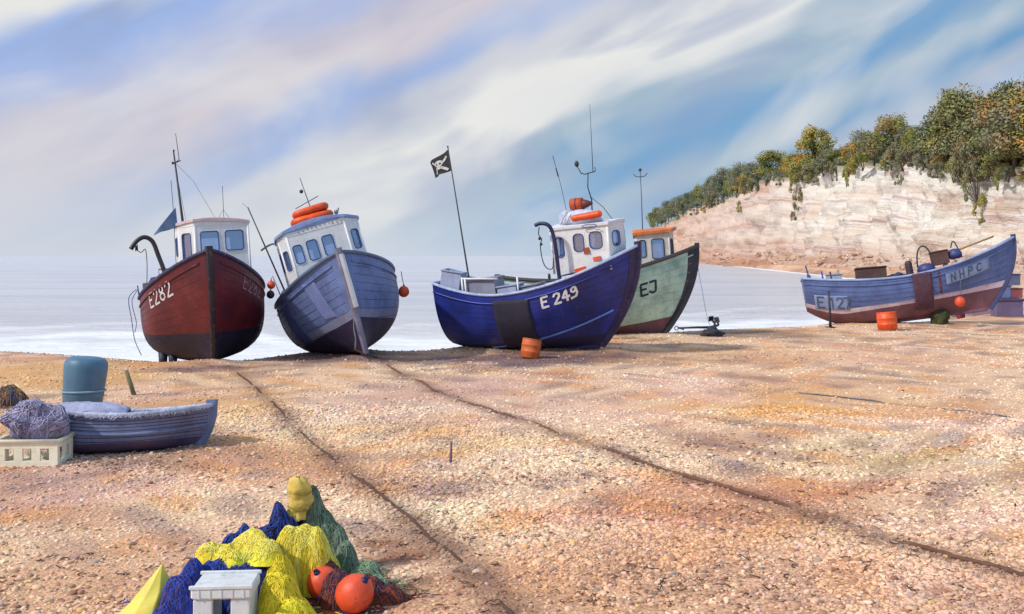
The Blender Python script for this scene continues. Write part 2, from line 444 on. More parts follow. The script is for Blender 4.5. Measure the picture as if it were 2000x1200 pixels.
addattr('pc', 'FLOAT_COLOR', np.concatenate([pc, np.ones((NP, 1))], 1), 'color')
addattr('rt', 'FLOAT_VECTOR', np.stack([rng.normal(0, .25, NP), rng.normal(0, .25, NP), rng.random(NP)*6.28], 1), 'vector')
addattr('sc', 'FLOAT_VECTOR', np.stack([sz*rng.uniform(1, 1.7, NP), sz*rng.uniform(.8, 1.2, NP), sz*rng.uniform(.45, .8, NP)], 1), 'vector')
m, t, bs = newmat('pebble')
a = t.add('ShaderNodeAttribute'); a.attribute_name = 'pc'; a.attribute_type = 'INSTANCER'
t.link(a.outputs['Color'], bs.inputs['Base Color']); bs.inputs['Roughness'].default_value = .75
me.materials.append(m)
po = bpy.data.objects.new('pebbles', me); COL.objects.link(po)
tag(po, 'loose pebbles scattered over the beach', 'pebbles', kind='stuff')
g = bpy.data.node_groups.new('pebbles', 'GeometryNodeTree')
g.interface.new_socket('Geometry', in_out='INPUT', socket_type='NodeSocketGeometry'); g.interface.new_socket('Geometry', in_out='OUTPUT', socket_type='NodeSocketGeometry')
gi = g.nodes.new('NodeGroupInput'); go = g.nodes.new('NodeGroupOutput')
ico = g.nodes.new('GeometryNodeMeshIcoSphere'); ico.inputs['Radius'].default_value = 1; ico.inputs['Subdivisions'].default_value = 2
ssm = g.nodes.new('GeometryNodeSetShadeSmooth'); smt = g.nodes.new('GeometryNodeSetMaterial'); smt.inputs['Material'].default_value = m
sp_ = g.nodes.new('GeometryNodeSetPosition'); nz = g.nodes.new('ShaderNodeTexNoise'); nz.inputs['Scale'].default_value = .9
vm = g.nodes.new('ShaderNodeVectorMath'); vm.operation = 'SUBTRACT'; vm.inputs[1].default_value = (.5, .5, .5)
vs = g.nodes.new('ShaderNodeVectorMath'); vs.operation = 'SCALE'; vs.inputs['Scale'].default_value = .9
L = g.links.new
L(nz.outputs['Color'], vm.inputs[0]); L(vm.outputs[0], vs.inputs[0]); L(vs.outputs[0], sp_.inputs['Offset'])
L(ico.outputs['Mesh'], sp_.inputs['Geometry']); L(sp_.outputs[0], ssm.inputs['Geometry']); L(ssm.outputs[0], smt.inputs['Geometry'])
iop = g.nodes.new('GeometryNodeInstanceOnPoints'); L(gi.outputs[0], iop.inputs['Points']); L(smt.outputs[0], iop.inputs['Instance'])
for nm, key in (('rt', 'Rotation'), ('sc', 'Scale')):
    na = g.nodes.new('GeometryNodeInputNamedAttribute'); na.data_type = 'FLOAT_VECTOR'; na.inputs['Name'].default_value = nm
    L(na.outputs['Attribute'], iop.inputs[key])
L(iop.outputs[0], go.inputs[0])
mo = po.modifiers.new('stones', 'NODES'); mo.node_group = g

# scraps of dried weed and a few cobbles
wr = random.Random(77); mb = MB(); cbm = MB()
WS = [(560, 1140, .9, .4), (1420, 1130, 1.4, .5), (1640, 880, 1.6, .8), (1060, 940, 1.2, .5), (1760, 960, 1.5, .5), (800, 1050, 1.0, .5), (1150, 1170, 1.8, .35), (240, 905, 1.3, .4), (60, 1120, .9, .5), (1320, 880, 1.2, .5), (1600, 1010, 2.0, .3), (1480, 700, 3, .6), (700, 960, .8, .5), (1750, 1075, 1.4, .4), (1250, 900, 1.6, .3)]
for k in range(400):
    px, py, a_, b_ = wr.choice(WS); g_ = ground_at(px, py); x_ = g_.x+wr.gauss(0, a_*.8); y_ = g_.y+wr.gauss(0, b_*.8)
    an = wr.random()*6.28; pth = []
    for q_ in range(wr.randint(4, 9)):
        pth.append((x_, y_, terr(x_, y_)+wr.uniform(.006, .026))); an += wr.gauss(0, .8); x_ += math.cos(an)*.022; y_ += math.sin(an)*.022
    mb.tube(pth, [wr.uniform(.002, .007) for _ in pth], 4, mi=k % 2)
wd_ = mb.build('dried_weed', [fibre('dark dried weed', S(74, 50, 44), .4, 30), fibre('rust dried weed', S(122, 70, 46), .4, 30)]); tag(wd_, 'scraps of dark and rust coloured dried weed strewn on the shingle', 'seaweed', kind='stuff')

# ------------------------------------------------------------------ sea
m, t, bs = newmat('sea water')
pos = t.add('ShaderNodeNewGeometry').outputs['Position']
at_ = t.add('ShaderNodeAttribute'); at_.attribute_name = 'col'
fo = t.add('ShaderNodeSeparateColor'); t.link(at_.outputs['Color'], fo.inputs[0])
fm = t.noise(t.mapping(pos, (.5, 1.4, 1)), 1.1, 7, .7)
band = t.noise(t.mapping(pos, (.022, .075, 1)), 1, 6, .62, .8)
foam = t.math('MULTIPLY', t.math('SUBTRACT', t.math('ADD', fo.outputs[0], t.math('MULTIPLY', fm, .9)), .72, clamp=True), 2.0, clamp=True)
wc = t.ramp(band, [(.3, S(160, 164, 180)), (.5, S(192, 192, 202)), (.68, S(214, 212, 216))])
wc = t.mix(t.math('MULTIPLY', fo.outputs[1], .7), wc, S(206, 200, 200))
spx = t.add('ShaderNodeSeparateXYZ'); t.link(pos, spx.inputs[0])
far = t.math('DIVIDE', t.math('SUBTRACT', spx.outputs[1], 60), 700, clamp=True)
wc = t.mix(t.math('MULTIPLY', t.math('POWER', far, .5), .8), wc, S(204, 208, 218))  # distance haze mixed into the water colour
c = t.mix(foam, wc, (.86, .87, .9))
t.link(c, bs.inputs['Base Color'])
t.link(t.math('ADD', t.math('MULTIPLY', foam, .5), .22), bs.inputs['Roughness'])
wv = t.noise(t.mapping(pos, (.6, 1.3, 1)), .9, 7, .62, .8)
wv2 = t.noise(t.mapping(pos, (.05, .3, 1)), 1.0, 3, .5)
bm = t.add('ShaderNodeBump'); bm.inputs['Strength'].default_value = .8; bm.inputs['Distance'].default_value = .3
t.link(t.math('ADD', wv, t.math('MULTIPLY', wv2, 2.0)), bm.inputs['Height']); t.link(bm.outputs[0], bs.inputs['Normal'])
txs = np.unique(np.concatenate([np.linspace(-9000, -400, 20), np.linspace(-400, -40, 40), np.linspace(-40, 40, 220), np.linspace(40, 400, 50), np.linspace(400, 9000, 20)]))
tys = np.concatenate([np.linspace(-6, 16, 60), np.geomspace(17, 12000, 60)])
def seaz(x, y): return np.zeros_like(x)+WZ
def seacol(x, y):
    tt = y
    foam = np.exp(-np.clip(tt+1.5, 0, None)/13)*1.15+.35*np.exp(-((tt-11-2.5*np.sin(x*.3)-1.2*np.sin(x*.83+1))/1.6)**2)+.25*np.exp(-((tt-19+3*np.sin(x*.2+1)+1.5*np.sin(x*.61))/2)**2)
    shal = np.exp(-np.clip(tt, 0, None)/45)
    return np.stack([np.clip(foam, 0, 1), shal, shal*0], 1)
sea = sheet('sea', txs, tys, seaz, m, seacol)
v = np.empty(len(sea.data.vertices)*3, np.float32); sea.data.vertices.foreach_get('co', v); v = v.reshape(-1, 3)
ysh = np.interp(v[:, 0], CX, CY)+9.3
tt = v[:, 1].copy(); v[:, 1] = tt+ysh
v[:, 2] += np.where(tt < 30, .07*np.sin(tt*1.1+.6*np.sin(v[:, 0]*.25))*np.exp(-np.abs(tt-6)/12), 0)
sea.data.vertices.foreach_set('co', v.ravel()); sea.data.update()
tag(sea, 'calm pale lavender grey sea with white surf at the shore', kind='structure')

# ------------------------------------------------------------------ cliff
CP = [(1235, 1500, 480), (1270, 1250, 452), (1310, 1000, 432), (1350, 820, 412), (1400, 640, 396), (1480, 430, 362), (1560, 330, 350), (1620, 290, 338), (1690, 250, 326), (1760, 215, 318), (1840, 192, 334), (1900, 180, 338), (1980, 165, 336), (2080, 150, 332), (2300, 128, 330), (2700, 105, 330), (3400, 85, 340)]
def cp(tn):
    i = min(int(tn), len(CP)-2); f = tn-i
    a, b = CP[i], CP[i+1]
    px = a[0]+(b[0]-a[0])*f; d = 1/((1-f)/a[1]+f/b[1]); yt = a[2]+(b[2]-a[2])*f
    return px, d, yt
NI = 420; NJ = 64
rows = []; top_line = []
for i in range(NI):
    tn = (len(CP)-1)*i/(NI-1)
    px, d, yt = cp(tn)
    foot = Vector(((px-1000)/F*d, d, 0)); zt = CH+(500-yt)*d/F*1.08
    a = cp(max(0, tn-.3)); b = cp(min(len(CP)-1.001, tn+.3))
    A = Vector(((a[0]-1000)/F*a[1], a[1], 0)); B = Vector(((b[0]-1000)/F*b[1], b[1], 0))
    tg = (B-A).normalized(); nrm = Vector((-tg.y, tg.x, 0))
    if nrm.dot(foot) > 0: nrm = -nrm       # outwards, to the sea
    # bays and buttresses
    dist = i*.23
    bay = mn.noise(Vector((tn*2.1, 0, 0)))*.10*zt+mn.noise(Vector((tn*7.3, 5, 0)))*.10*zt
    row = []
    for j in range(NJ):
        u = j/(NJ-1)
        if u < .2:      # foot of fallen chalk and shingle
            h = -2.5+(zt*.13+2.5)*(u/.2); out = (.62-.42*(u/.2)**.8)*zt
        elif u < .8:
            v_ = (u-.2)/.6; h = zt*(.13+.87*v_); out = zt*(.2-.30*v_)
            led = .035*zt*((v_*5) % 1.0)
            out += led
        else:
            v_ = (u-.8)/.2; h = zt*(1+.22*v_); out = -zt*(.10+1.1*v_)
        p = foot+nrm*(out+bay)+Vector((0, 0, h))
        q = Vector((p.x/zt*3.2, p.y/zt*3.2, p.z/zt*3.2))
        n = mn.noise(q)*.10-abs(mn.noise(Vector((q.x*2.2, q.y*2.2, q.z*.7))))*.16-abs(mn.noise(Vector((q.x*5, q.y*5, q.z*1.2))))*.07+mn.noise(q*2.7)*.05+mn.noise(Vector((q.x*6, q.y*6, q.z*1.5)))*.025+mn.noise(q*9)*.012
        row.append(p+nrm*n*zt+Vector((0, 0, n*zt*.25)))
        if j == int(.78*(NJ-1)): top_line.append((px, d, p.copy(), nrm.copy(), zt))
    rows.append(row)
m, t, bs = newmat('chalk and sandstone cliff')
pos = t.add('ShaderNodeNewGeometry').outputs['Position']
uvn = t.add('ShaderNodeAttribute'); uvn.attribute_name = 'col'
se = t.add('ShaderNodeSeparateColor'); t.link(uvn.outputs['Color'], se.inputs[0])     # r: height in the face, g: distance along
cbn = t.add('ShaderNodeCombineXYZ'); t.link(se.outputs[0], cbn.inputs[2]); t.link(t.math('MULTIPLY', se.outputs[1], 1.0), cbn.inputs[0])
wob = t.noise(pos, .03, 5, .6)
str_ = t.noise(t.mapping(cbn.outputs[0], (5, 1, 10)), 1, 6, .62, .9)
c = t.ramp(str_, [(.26, S(178, 140, 124)), (.36, S(220, 192, 176)), (.44, S(238, 230, 218)), (.56, S(246, 241, 232)), (.62, S(206, 178, 178)), (.66, S(240, 232, 222)), (.84, S(200, 168, 148))])
blot = t.noise(t.mapping(cbn.outputs[0], (9, 1, 5)), 1, 6, .65)
c = t.mix(t.math('MULTIPLY', t.math('SUBTRACT', blot, .54, clamp=True), 3.4, clamp=True), c, S(206, 160, 130))
low = t.math('SUBTRACT', 1, t.math('MULTIPLY', se.outputs[0], 2.1), clamp=True)
low = t.math('ADD', low, t.math('MULTIPLY', t.math('SUBTRACT', blot, .5), 1.2), clamp=True)
c = t.mix(t.math('MULTIPLY', low, .85), c, S(178, 116, 82))
lft = t.math('SUBTRACT', 1, t.math('DIVIDE', se.outputs[1], .42), clamp=True)
c = t.mix(t.math('MULTIPLY', t.math('POWER', lft, .7), .85), c, S(196, 138, 106))
vert = t.noise(t.mapping(cbn.outputs[0], (26, 1, 3)), 1, 5, .6)
c = t.mix(t.math('MULTIPLY', t.math('SUBTRACT', vert, .56, clamp=True), 4, clamp=True), c, S(150, 128, 112))
grn = t.math('ADD', t.math('MULTIPLY', t.math('SUBTRACT', se.outputs[0], .90), 9), t.math('MULTIPLY', t.math('SUBTRACT', blot, .5), 6), clamp=True)
c = t.mix(grn, c, S(118, 120, 78))
c = t.mix(1.0, c, (.93, .93, .93), 'MULTIPLY')
t.link(c, bs.inputs['Base Color']); bs.inputs['Roughness'].default_value = .92
bm = t.add('ShaderNodeBump'); bm.inputs['Strength'].default_value = .9; bm.inputs['Distance'].default_value = 1.2
t.link(t.math('ADD', str_, t.noise(pos, .5, 7, .7)), bm.inputs['Height']); t.link(bm.outputs[0], bs.inputs['Normal'])
mb = MB(); mb.grid(rows, 0, True, flip=True)
cliff = mb.build('cliff', m)
ca = cliff.data.color_attributes.new('col', 'FLOAT_COLOR', 'POINT'); arr = []
for i in range(NI):
    for j in range(NJ):
        u = j/(NJ-1); arr += [u/.8, i/(NI-1), 0, 1]
ca.data.foreach_set('color', arr)
tag(cliff, 'banded white and pink chalk cliff running out to sea', kind='structure')
rrk = random.Random(12); mb = MB()
for k in range(700):
    tn = rrk.uniform(3.2, 13.5); px, d, yt = cp(tn); zt_ = CH+(500-yt)*d/F
    row = rows[min(NI-1, int(tn/(len(CP)-1)*(NI-1)))]; j = rrk.choice([6, 7, 8, 9, 10, 11, 12, 13]); p = row[j]
    r_ = rrk.lognormvariate(-.9, .5)
    mb.ball((p.x+rrk.uniform(-3, 3), p.y+rrk.uniform(-2, 2), p.z), r_, 6, 0, (rrk.uniform(.8, 1.5), 1, rrk.uniform(.5, .9)), None, .8, k)
for i_ in range(len(mb.sm)): mb.sm[i_] = False
rub = mb.build('fallen_rocks', paint('pale fallen chalk', S(206, 176, 156), .25, .9, .1, .6, .2)); tag(rub, 'pale boulders fallen at the foot of the cliff', 'rocks', kind='stuff')
def rim(px):
    b = min(top_line, key=lambda q: abs(q[0]-px)); return b
# ------------------------------------------------------------------ trees on the cliff
def leafmat(name, cols):
    m, t, bs = newmat(name)
    a = t.add('ShaderNodeAttribute'); a.attribute_name = 'lf'
    se = t.add('ShaderNodeSeparateColor'); t.link(a.outputs['Color'], se.inputs[0])
    c = t.ramp(se.outputs[0], [(i/(len(cols)-1), S(*k)) for i, k in enumerate(cols)])
    oi = t.add('ShaderNodeObjectInfo')
    c = t.mix(1.0, c, t.mix(oi.outputs['Random'], (.75, .78, .85), (1.15, 1.05, .95)), 'MULTIPLY')
    t.link(c, bs.inputs['Base Color']); bs.inputs['Roughness'].default_value = .8
    bs.inputs['Specular IOR Level'].default_value = .15
    return m
LM = [leafmat('olive leaves', [(96, 112, 62), (126, 138, 74), (160, 164, 88), (164, 152, 88), (136, 144, 98)]),
      leafmat('autumn leaves', [(110, 120, 68), (146, 152, 80), (172, 164, 92), (196, 142, 84), (150, 148, 88)]),
      leafmat('grey green leaves', [(96, 108, 88), (118, 130, 100), (138, 144, 116), (150, 142, 118), (126, 136, 118)]),
      leafmat('dusty brown leaves', [(122, 124, 96), (148, 148, 118), (138, 148, 98), (168, 146, 108), (130, 134, 126)])]
BARK = fibre('bark', S(92, 72, 58), .4, 3)
def crown_mesh(seed, nclump, nleaf, ls, low=.22, spread=.42):
    rnd = random.Random(seed); mb = MB(); cols = []
    cl = []
    for i in range(nclump):
        a = rnd.random()*2*PI; h = rnd.random()**.8
        rr = spread*math.sqrt(rnd.random())*(1-.75*max(0, h-.35)**1.2)
        cl.append((Vector((rr*math.cos(a), rr*math.sin(a), low+(1-low-.1)*h)), .08+.10*rnd.random(), rnd.random()))
    for c, r, tone in cl:
        for k in range(nleaf):
            d = Vector((rnd.gauss(0, 1), rnd.gauss(0, 1), rnd.gauss(0, 1)))
            if d.length < .01: continue
            d.normalize(); p = c+d*r*(rnd.random()**.35)*Vector((1.15, 1.15, .8)).length/1.6
            a = Vector((rnd.gauss(0, 1), rnd.gauss(0, 1), rnd.gauss(0, .7))).normalized(); b = a.cross(d+Vector((0, 0, .3))).normalized()
            s = ls*(.5+rnd.random()); w = s*.62
            o = len(mb.v); mb.v += [tuple(p-a*s-b*w*.3), tuple(p+b*w), tuple(p+a*s), tuple(p-b*w)]
            mb.face((o, o+1, o+2, o+3)); cols.append(min(1, max(0, tone*.84+.16*rnd.random()+(rnd.random() < .03)*.25)))
    return mb, cols, cl
def crown_obj(mb, cols, mat, parent):
    o = mb.build('crown', mat, parent)
    ca = o.data.color_attributes.new('lf', 'FLOAT_COLOR', 'CORNER'); arr = []
    for c in cols: arr += [c, c, c, 1]*4
    ca.data.foreach_set('color', arr); return o
PROT = []
for k in range(6):
    r_ = random.Random(40+k)
    mb, cols, cl = crown_mesh(k+1, 34 if k < 4 else 18, 190 if k < 4 else 140, .018 if k < 4 else .03, .26 if k < 4 else .05, .40 if k < 4 else .55)
    tb = MB()
    if k < 4:
        tb.tube([(0, 0, -.12), (.01, 0, .1), (r_.uniform(-.03, .03), .01, .32), (r_.uniform(-.05, .05), 0, .62)], [.032, .025, .018, .008], 7)
        for c, r, tone in cl[::2]:
            z0 = r_.uniform(.2, .45); tb.tube([(0, 0, z0), (c.x*.5, c.y*.5, z0+(c.z-z0)*.6), tuple(c)], [.012, .008, .003], 5)
    else:
        for c, r, tone in cl[::2]: tb.tube([(0, 0, -.05), (c.x*.6, c.y*.6, c.z*.5), tuple(c)], [.015, .01, .004], 5)
    PROT.append((mb, cols, tb, {}))
def tree(name, label, cat, group, k, mi, px, back, h, wd, dz=0, rz=0):
    _, d0, p, nrm, zt = rim(px)
    q = p-nrm*back*zt
    q = Vector((q.x, q.y, p.z+dz*zt+max(0, back)*.10*zt))
    t_ = thing(name, label, cat, q, (0, 0, rz), group)
    t_.scale = (wd, wd, h)
    mb, cols, tb, cache = PROT[k]
    if mi not in cache:
        c = crown_obj(mb, cols, LM[mi], t_); s = tb.build('trunk' if k < 4 else 'stem', BARK, t_); cache[mi] = (c, s)
    else:
        for o in cache[mi]:
            n = o.copy(); COL.objects.link(n); n.parent = t_
    return t_
rt = random.Random(5)
BIG = [ # px, top y, width px, variant, colour, label
 (1556, 252, 88, 0, 1, 'round green tree flecked with orange, tallest of the middle stretch of clifftop'),
 (1600, 300, 60, 1, 0, 'small olive tree just right of the orange flecked tree'),
 (1640, 262, 62, 2, 2, 'dark spindly tree between the orange flecked tree and the rounded green one'),
 (1700, 232, 84, 3, 1, 'rounded yellow green tree with a red brown underside on the clifftop'),
 (1480, 300, 84, 1, 0, 'low wide olive tree where the clifftop wood begins to thin'),
 (1432, 322, 70, 0, 2, 'grey green tree left of the low wide olive tree'),
 (1790, 196, 96, 2, 3, 'tall dusty grey brown tree at the left edge of the high wood'),
 (1855, 174, 120, 0, 3, 'tall grey brown tree with rust specks in the middle of the high wood'),
 (1820, 226, 90, 3, 1, 'yellow green tree with orange specks in front of the high wood'),
 (1925, 170, 110, 1, 2, 'dark grey green tree near the right edge of the picture'),
 (1990, 150, 130, 0, 3, 'tallest dusty tree, cut by the right edge of the picture'),
 (1908, 232, 100, 2, 0, 'olive tree whose long bare trunk runs down the cliff face'),
 (1968, 240, 90, 3, 0, 'broad green tree at the right, below the tallest dusty tree'),
 (2060, 160, 120, 1, 3, 'dusty tree beyond the right edge'), (1750, 262, 60, 1, 2, 'small grey green tree in the dip before the high wood')]
for px, ty, wpx, k, mi, lab in BIG:
    if px > 2010: continue
    _, d0, p, nrm, zt = rim(px)
    bk = .10 if px < 1750 else .16
    base = CH+(500-p.z*0)*0
    zb = p.z+bk*.1*zt; ztop = CH+(500-ty)*d0*1.02/F; h = (ztop-zb)*1.02
    tree('cliff_tree', lab, 'tree', 'trees standing along the clifftop', k, mi, px, bk, h, wpx/F*d0*1.05, rz=rt.random()*6)
for i in range(26):
    px = 1270+i*7.5+rt.uniform(-3, 3); _, d0, p, nrm, zt = rim(px)
    top = 500-(np.interp(px, [1270, 1330, 1400, 1470], [414, 378, 336, 318]))
    ztop = CH+top*d0/F
    h = max(5, (ztop-p.z)*rt.uniform(.85, 1.15))
    tree('far_tree', 'dark grey green tree in the low wood on the far end of the headland', 'tree', 'trees of the far low wood', rt.choice([0, 1, 2, 3]), rt.choice([2, 2, 0]), px, rt.uniform(.02, .12), h, max(h*.95, 26/F*d0), rz=rt.random()*6)
for i in range(52):
    px = 1478+i*10.3+rt.uniform(-6, 6); _, d0, p, nrm, zt = rim(px)
    top = 500-np.interp(px, [1480, 1560, 1620, 1700, 1760, 1800, 2000], [315, 292, 292, 258, 255, 215, 175])
    h = max(4.5, (CH+top*d0/F-p.z)*rt.uniform(.7, 1.12))
    tree('clifftop_tree', 'mixed green and brown tree filling the wood behind the taller clifftop trees', 'tree', 'trees filling the clifftop wood', rt.choice([0, 1, 2, 3]), rt.choice([0, 0, 1, 2, 2, 3, 3]), px, rt.uniform(.05, .42), h, h*rt.uniform(1.0, 1.5), rz=rt.random()*6)
for i in range(46):
    px = 1300+i*15.6+rt.uniform(-6, 6); _, d0, p, nrm, zt = rim(px)
    h = rt.uniform(.14, .26)*zt
    tree('cliff_shrub', 'scrubby bush hanging over the lip of the cliff', 'bush', 'bushes along the cliff edge', rt.choice([4, 5]), rt.choice([0, 2, 2, 3, 1]), px, rt.uniform(-.06, .06), h, h*rt.uniform(.8, 1.3), dz=rt.uniform(-.14, -.02), rz=rt.random()*6)
for px, dz, h in ((1448, -.3, .16), (1556, -.26, .3), (1552, -.48, .2), (1660, -.2, .2), (1905, -.3, .45), (1925, -.52, .3), (1895, -.12, .4), (1960, -.2, .2), (1760, -.22, .18)):
    _, d0, p, nrm, zt = rim(px)
    tree('creeper', 'green scrub trailing down the cliff face', 'bush', 'scrub hanging down the cliff face', rt.choice([4, 5]), rt.choice([0, 0, 2, 3]), px, -.10, h*zt, h*zt*.5, dz=dz, rz=rt.random()*6)

# ------------------------------------------------------------------ boats
def sst(a, b, x):
    t = max(0, min(1, (x-a)/(b-a))); return t*t*(3-2*t)
class Hull:
    def __init__(s, L, B, Hm, Hb, Hs, rake, tr=.8, ks=.25, s0=.35, pw=2.4, qw=.8, vee=.85, zw=lambda s: .5, fu=(2.6, 1.7, .5)):
        s.__dict__.update(L=L, B=B, Hm=Hm, Hb=Hb, Hs=Hs, rake=rake, tr=tr, ks=ks, s0=s0, pw=pw, qw=qw, vee=vee, zw=zw, fu=fu)
    def b(o, s):
        if s < .4: return o.B*(o.tr+(1-o.tr)*math.sin(PI/2*s/.4))
        return o.B*max(0, 1-((s-.4)/.6)**o.pw)**o.qw
    def h(o, s):
        if s > o.s0: return o.Hm+(o.Hb-o.Hm)*((s-o.s0)/(1-o.s0))**1.9
        return o.Hm+(o.Hs-o.Hm)*((o.s0-s)/o.s0)**1.8
    def k(o, s): return o.ks*max(0, (.3-s)/.3)**2
    def P(o, s, u, sd=1, off=0, dz=0):
        u = max(0, min(1, u)); s = max(0, min(1, s))
        r = (1-(1-u)**o.fu[0])**(1/o.fu[1]); v = u**o.vee; w_ = sst(o.fu[2], 1, s)
        y = max(0, o.b(s)*(r*(1-w_)+v*w_)+off)
        k = o.k(s); z = k+(o.h(s)-k)*u+dz
        return Vector((s*(o.L-o.rake*(1-u)**2), sd*y, z))
    def su(o, x, z):
        s = x/o.L; u = .5
        for _ in range(25):
            s = max(0, min(1, x/(o.L-o.rake*(1-u)**2))); k = o.k(s); u = max(0, min(1, (z-k)/(o.h(s)-k)))
        return s, u
    def on(o, x, z, sd, off=.012):
        s, u = o.su(x, z); p = o.P(s, u, sd)
        a = o.P(min(1, s+.01), u, sd)-o.P(max(0, s-.01), u, sd); b = o.P(s, min(1, u+.02), sd)-o.P(s, max(0, u-.02), sd)
        n = a.cross(b)
        if n.length < 1e-9: n = Vector((0, sd, 0))
        n.normalize()
        if n.y*sd < 0: n = -n
        return p+n*off
    def sheer(o, x): return o.h(max(0, min(1, x/o.L)))

GL = {'E': [[(.55, 1), (0, 1), (0, 0), (.55, 0)], [(0, .52), (.42, .52)]], '1': [[(.08, .8), (.28, 1), (.28, 0)]],
 '2': [[(.02, .8), (.12, .96), (.35, 1), (.55, .85), (.52, .62), (.3, .35), (0, 0), (.58, 0)]],
 '8': [[(.3, .53), (.08, .66), (.08, .88), (.3, 1), (.52, .88), (.52, .66), (.3, .53), (.04, .38), (.04, .12), (.3, 0), (.56, .12), (.56, .38), (.3, .53)]],
 '4': [[(.42, 0), (.42, 1), (0, .33), (.6, .33)]], '9': [[(.50, .72), (.3, .52), (.08, .64), (.08, .88), (.3, 1), (.5, .9), (.5, .72), (.58, .4), (.42, .08), (.02, .02)]],
 '7': [[(0, 1), (.56, 1), (.2, 0)]], 'N': [[(0, 0), (0, 1), (.5, 0), (.5, 1)]], 'H': [[(0, 0), (0, 1)], [(.5, 0), (.5, 1)], [(0, .5), (.5, .5)]],
 'P': [[(0, 0), (0, 1), (.5, .95), (.5, .55), (0, .5)]], 'C': [[(.55, .85), (.3, 1), (.02, .75), (.02, .25), (.3, 0), (.55, .15)]], 'J': [[(.1, 1), (.6, 1), (.55, .1), (.3, 0), (.05, .15)]], ' ': []}
def strokes(text, h, sp=.82):
    x = 0; out = []
    for ch in text:
        for st in GL[ch]: out.append([(x+a*h, b*h) for a, b in st])
        x += (sp if ch != ' ' else .4)*h*.95
    return out, x-.2*h
def ribbon(mb, path, w, fn, mi=0, jit=0, rnd=random):
    # dense ribbon in letter space, laid on a surface by fn(a, b)
    pts = []
    for (a, b), (c, d) in zip(path, path[1:]):
        n = max(2, int(math.hypot(c-a, d-b)/.04)+1)
        for i in range(n): pts.append((a+(c-a)*i/n, b+(d-b)*i/n))
    pts.append(path[-1])
    L_, R_ = [], []
    for i, p in enumerate(pts):
        q = pts[min(i+1, len(pts)-1)]; o = pts[max(i-1, 0)]
        dx, dy = q[0]-o[0], q[1]-o[1]; l = math.hypot(dx, dy) or 1
        ww = w/2*(1+rnd.uniform(-jit, jit))
        nx, ny = -dy/l*ww, dx/l*ww
        if i == 0: p = (p[0]-dx/l*w/2, p[1]-dy/l*w/2)
        if i == len(pts)-1: p = (p[0]+dx/l*w/2, p[1]+dy/l*w/2)
        L_.append(fn(p[0]+nx, p[1]+ny)); R_.append(fn(p[0]-nx, p[1]-ny))
    mb.grid([L_, R_], mi, False)
def hull_text(H, text, x0, drop, h, sd, mat, parent, w=.055, off=.014, sp=.82):
    """painted number: x0 start, reading left to right seen from outside; baseline follows the sheer"""
    mb = MB(); sts, wd = strokes(text, h, sp); dr = 1 if sd < 0 else -1
    def fn(a, b):
        x = x0+dr*a
        return H.on(x, H.sheer(x)-drop+b, sd, off)
    for s in sts: ribbon(mb, s, w, fn, jit=.12)
    return mb.build('registration_number', mat, parent)
def hull_patch(H, name, xa, xb, za, zb, sd, mat, parent, off=.03, th=.03, n=14, sheer=False, rag=0, lab=None):
    mb = MB(); rows = []
    for i in range(n+1):
        r = []
        x = xa+(xb-xa)*i/n
        for j in range(n+1):
            f = j/n; z0 = za; z1 = zb
            if sheer: z0 = H.sheer(x)+za; z1 = H.sheer(x)+zb
            jx = rag*mn.noise(Vector((i*.6, j*.6, xa)))
            r.append(H.on(x+jx, z0+(z1-z0)*f+rag*mn.noise(Vector((i*.5, 3, xb))), sd, off+abs(rag)*.3*mn.noise(Vector((i*.7, j*.5, 1)))))
        rows.append(r)
    mb.grid(rows, 0, True); o = mb.build(name, mat, parent); solid(o, th, 0)
    if lab: o['label'] = lab
    return o

POSE = dict(b1=(-10.19, 32.1, -.32, -69.21, -2.02, 3.54), b2=(-5.58, 32.62, -.36, -75.59, -4.94, 15.59), b3=(-1.67, 30.3, -.15, -24.07, -4.15, 4.04),
            b4=(-.24, 35.28, -.37, -7.43, -4.05, -3.0), b5=(12.38, 40.81, -.36, -13.86, -8.68, -5.41))
BM = {}
def boat_root(nm, name, label, group=None):
    x, y, z, h, p, r = POSE[nm]
    t_ = thing(name, label, 'fishing boat', (x, y, z), (R(r), R(p), R(h)), group)
    BM[nm] = Matrix.Translation((x, y, z)) @ Euler((R(r), R(p), R(h))).to_matrix().to_4x4()
    return t_
def onboat(nm, name, label, cat, loc, rot=(0, 0, 0), group=None):
    """a thing of its own that rests on a boat: shares the boat's tilt"""
    M = BM[nm] @ Matrix.Translation(loc) @ Euler(rot).to_matrix().to_4x4()
    o = thing(name, label, cat, group=group); o.matrix_world = M
    o.location = M.to_translation(); o.rotation_euler = M.to_euler()
    return o

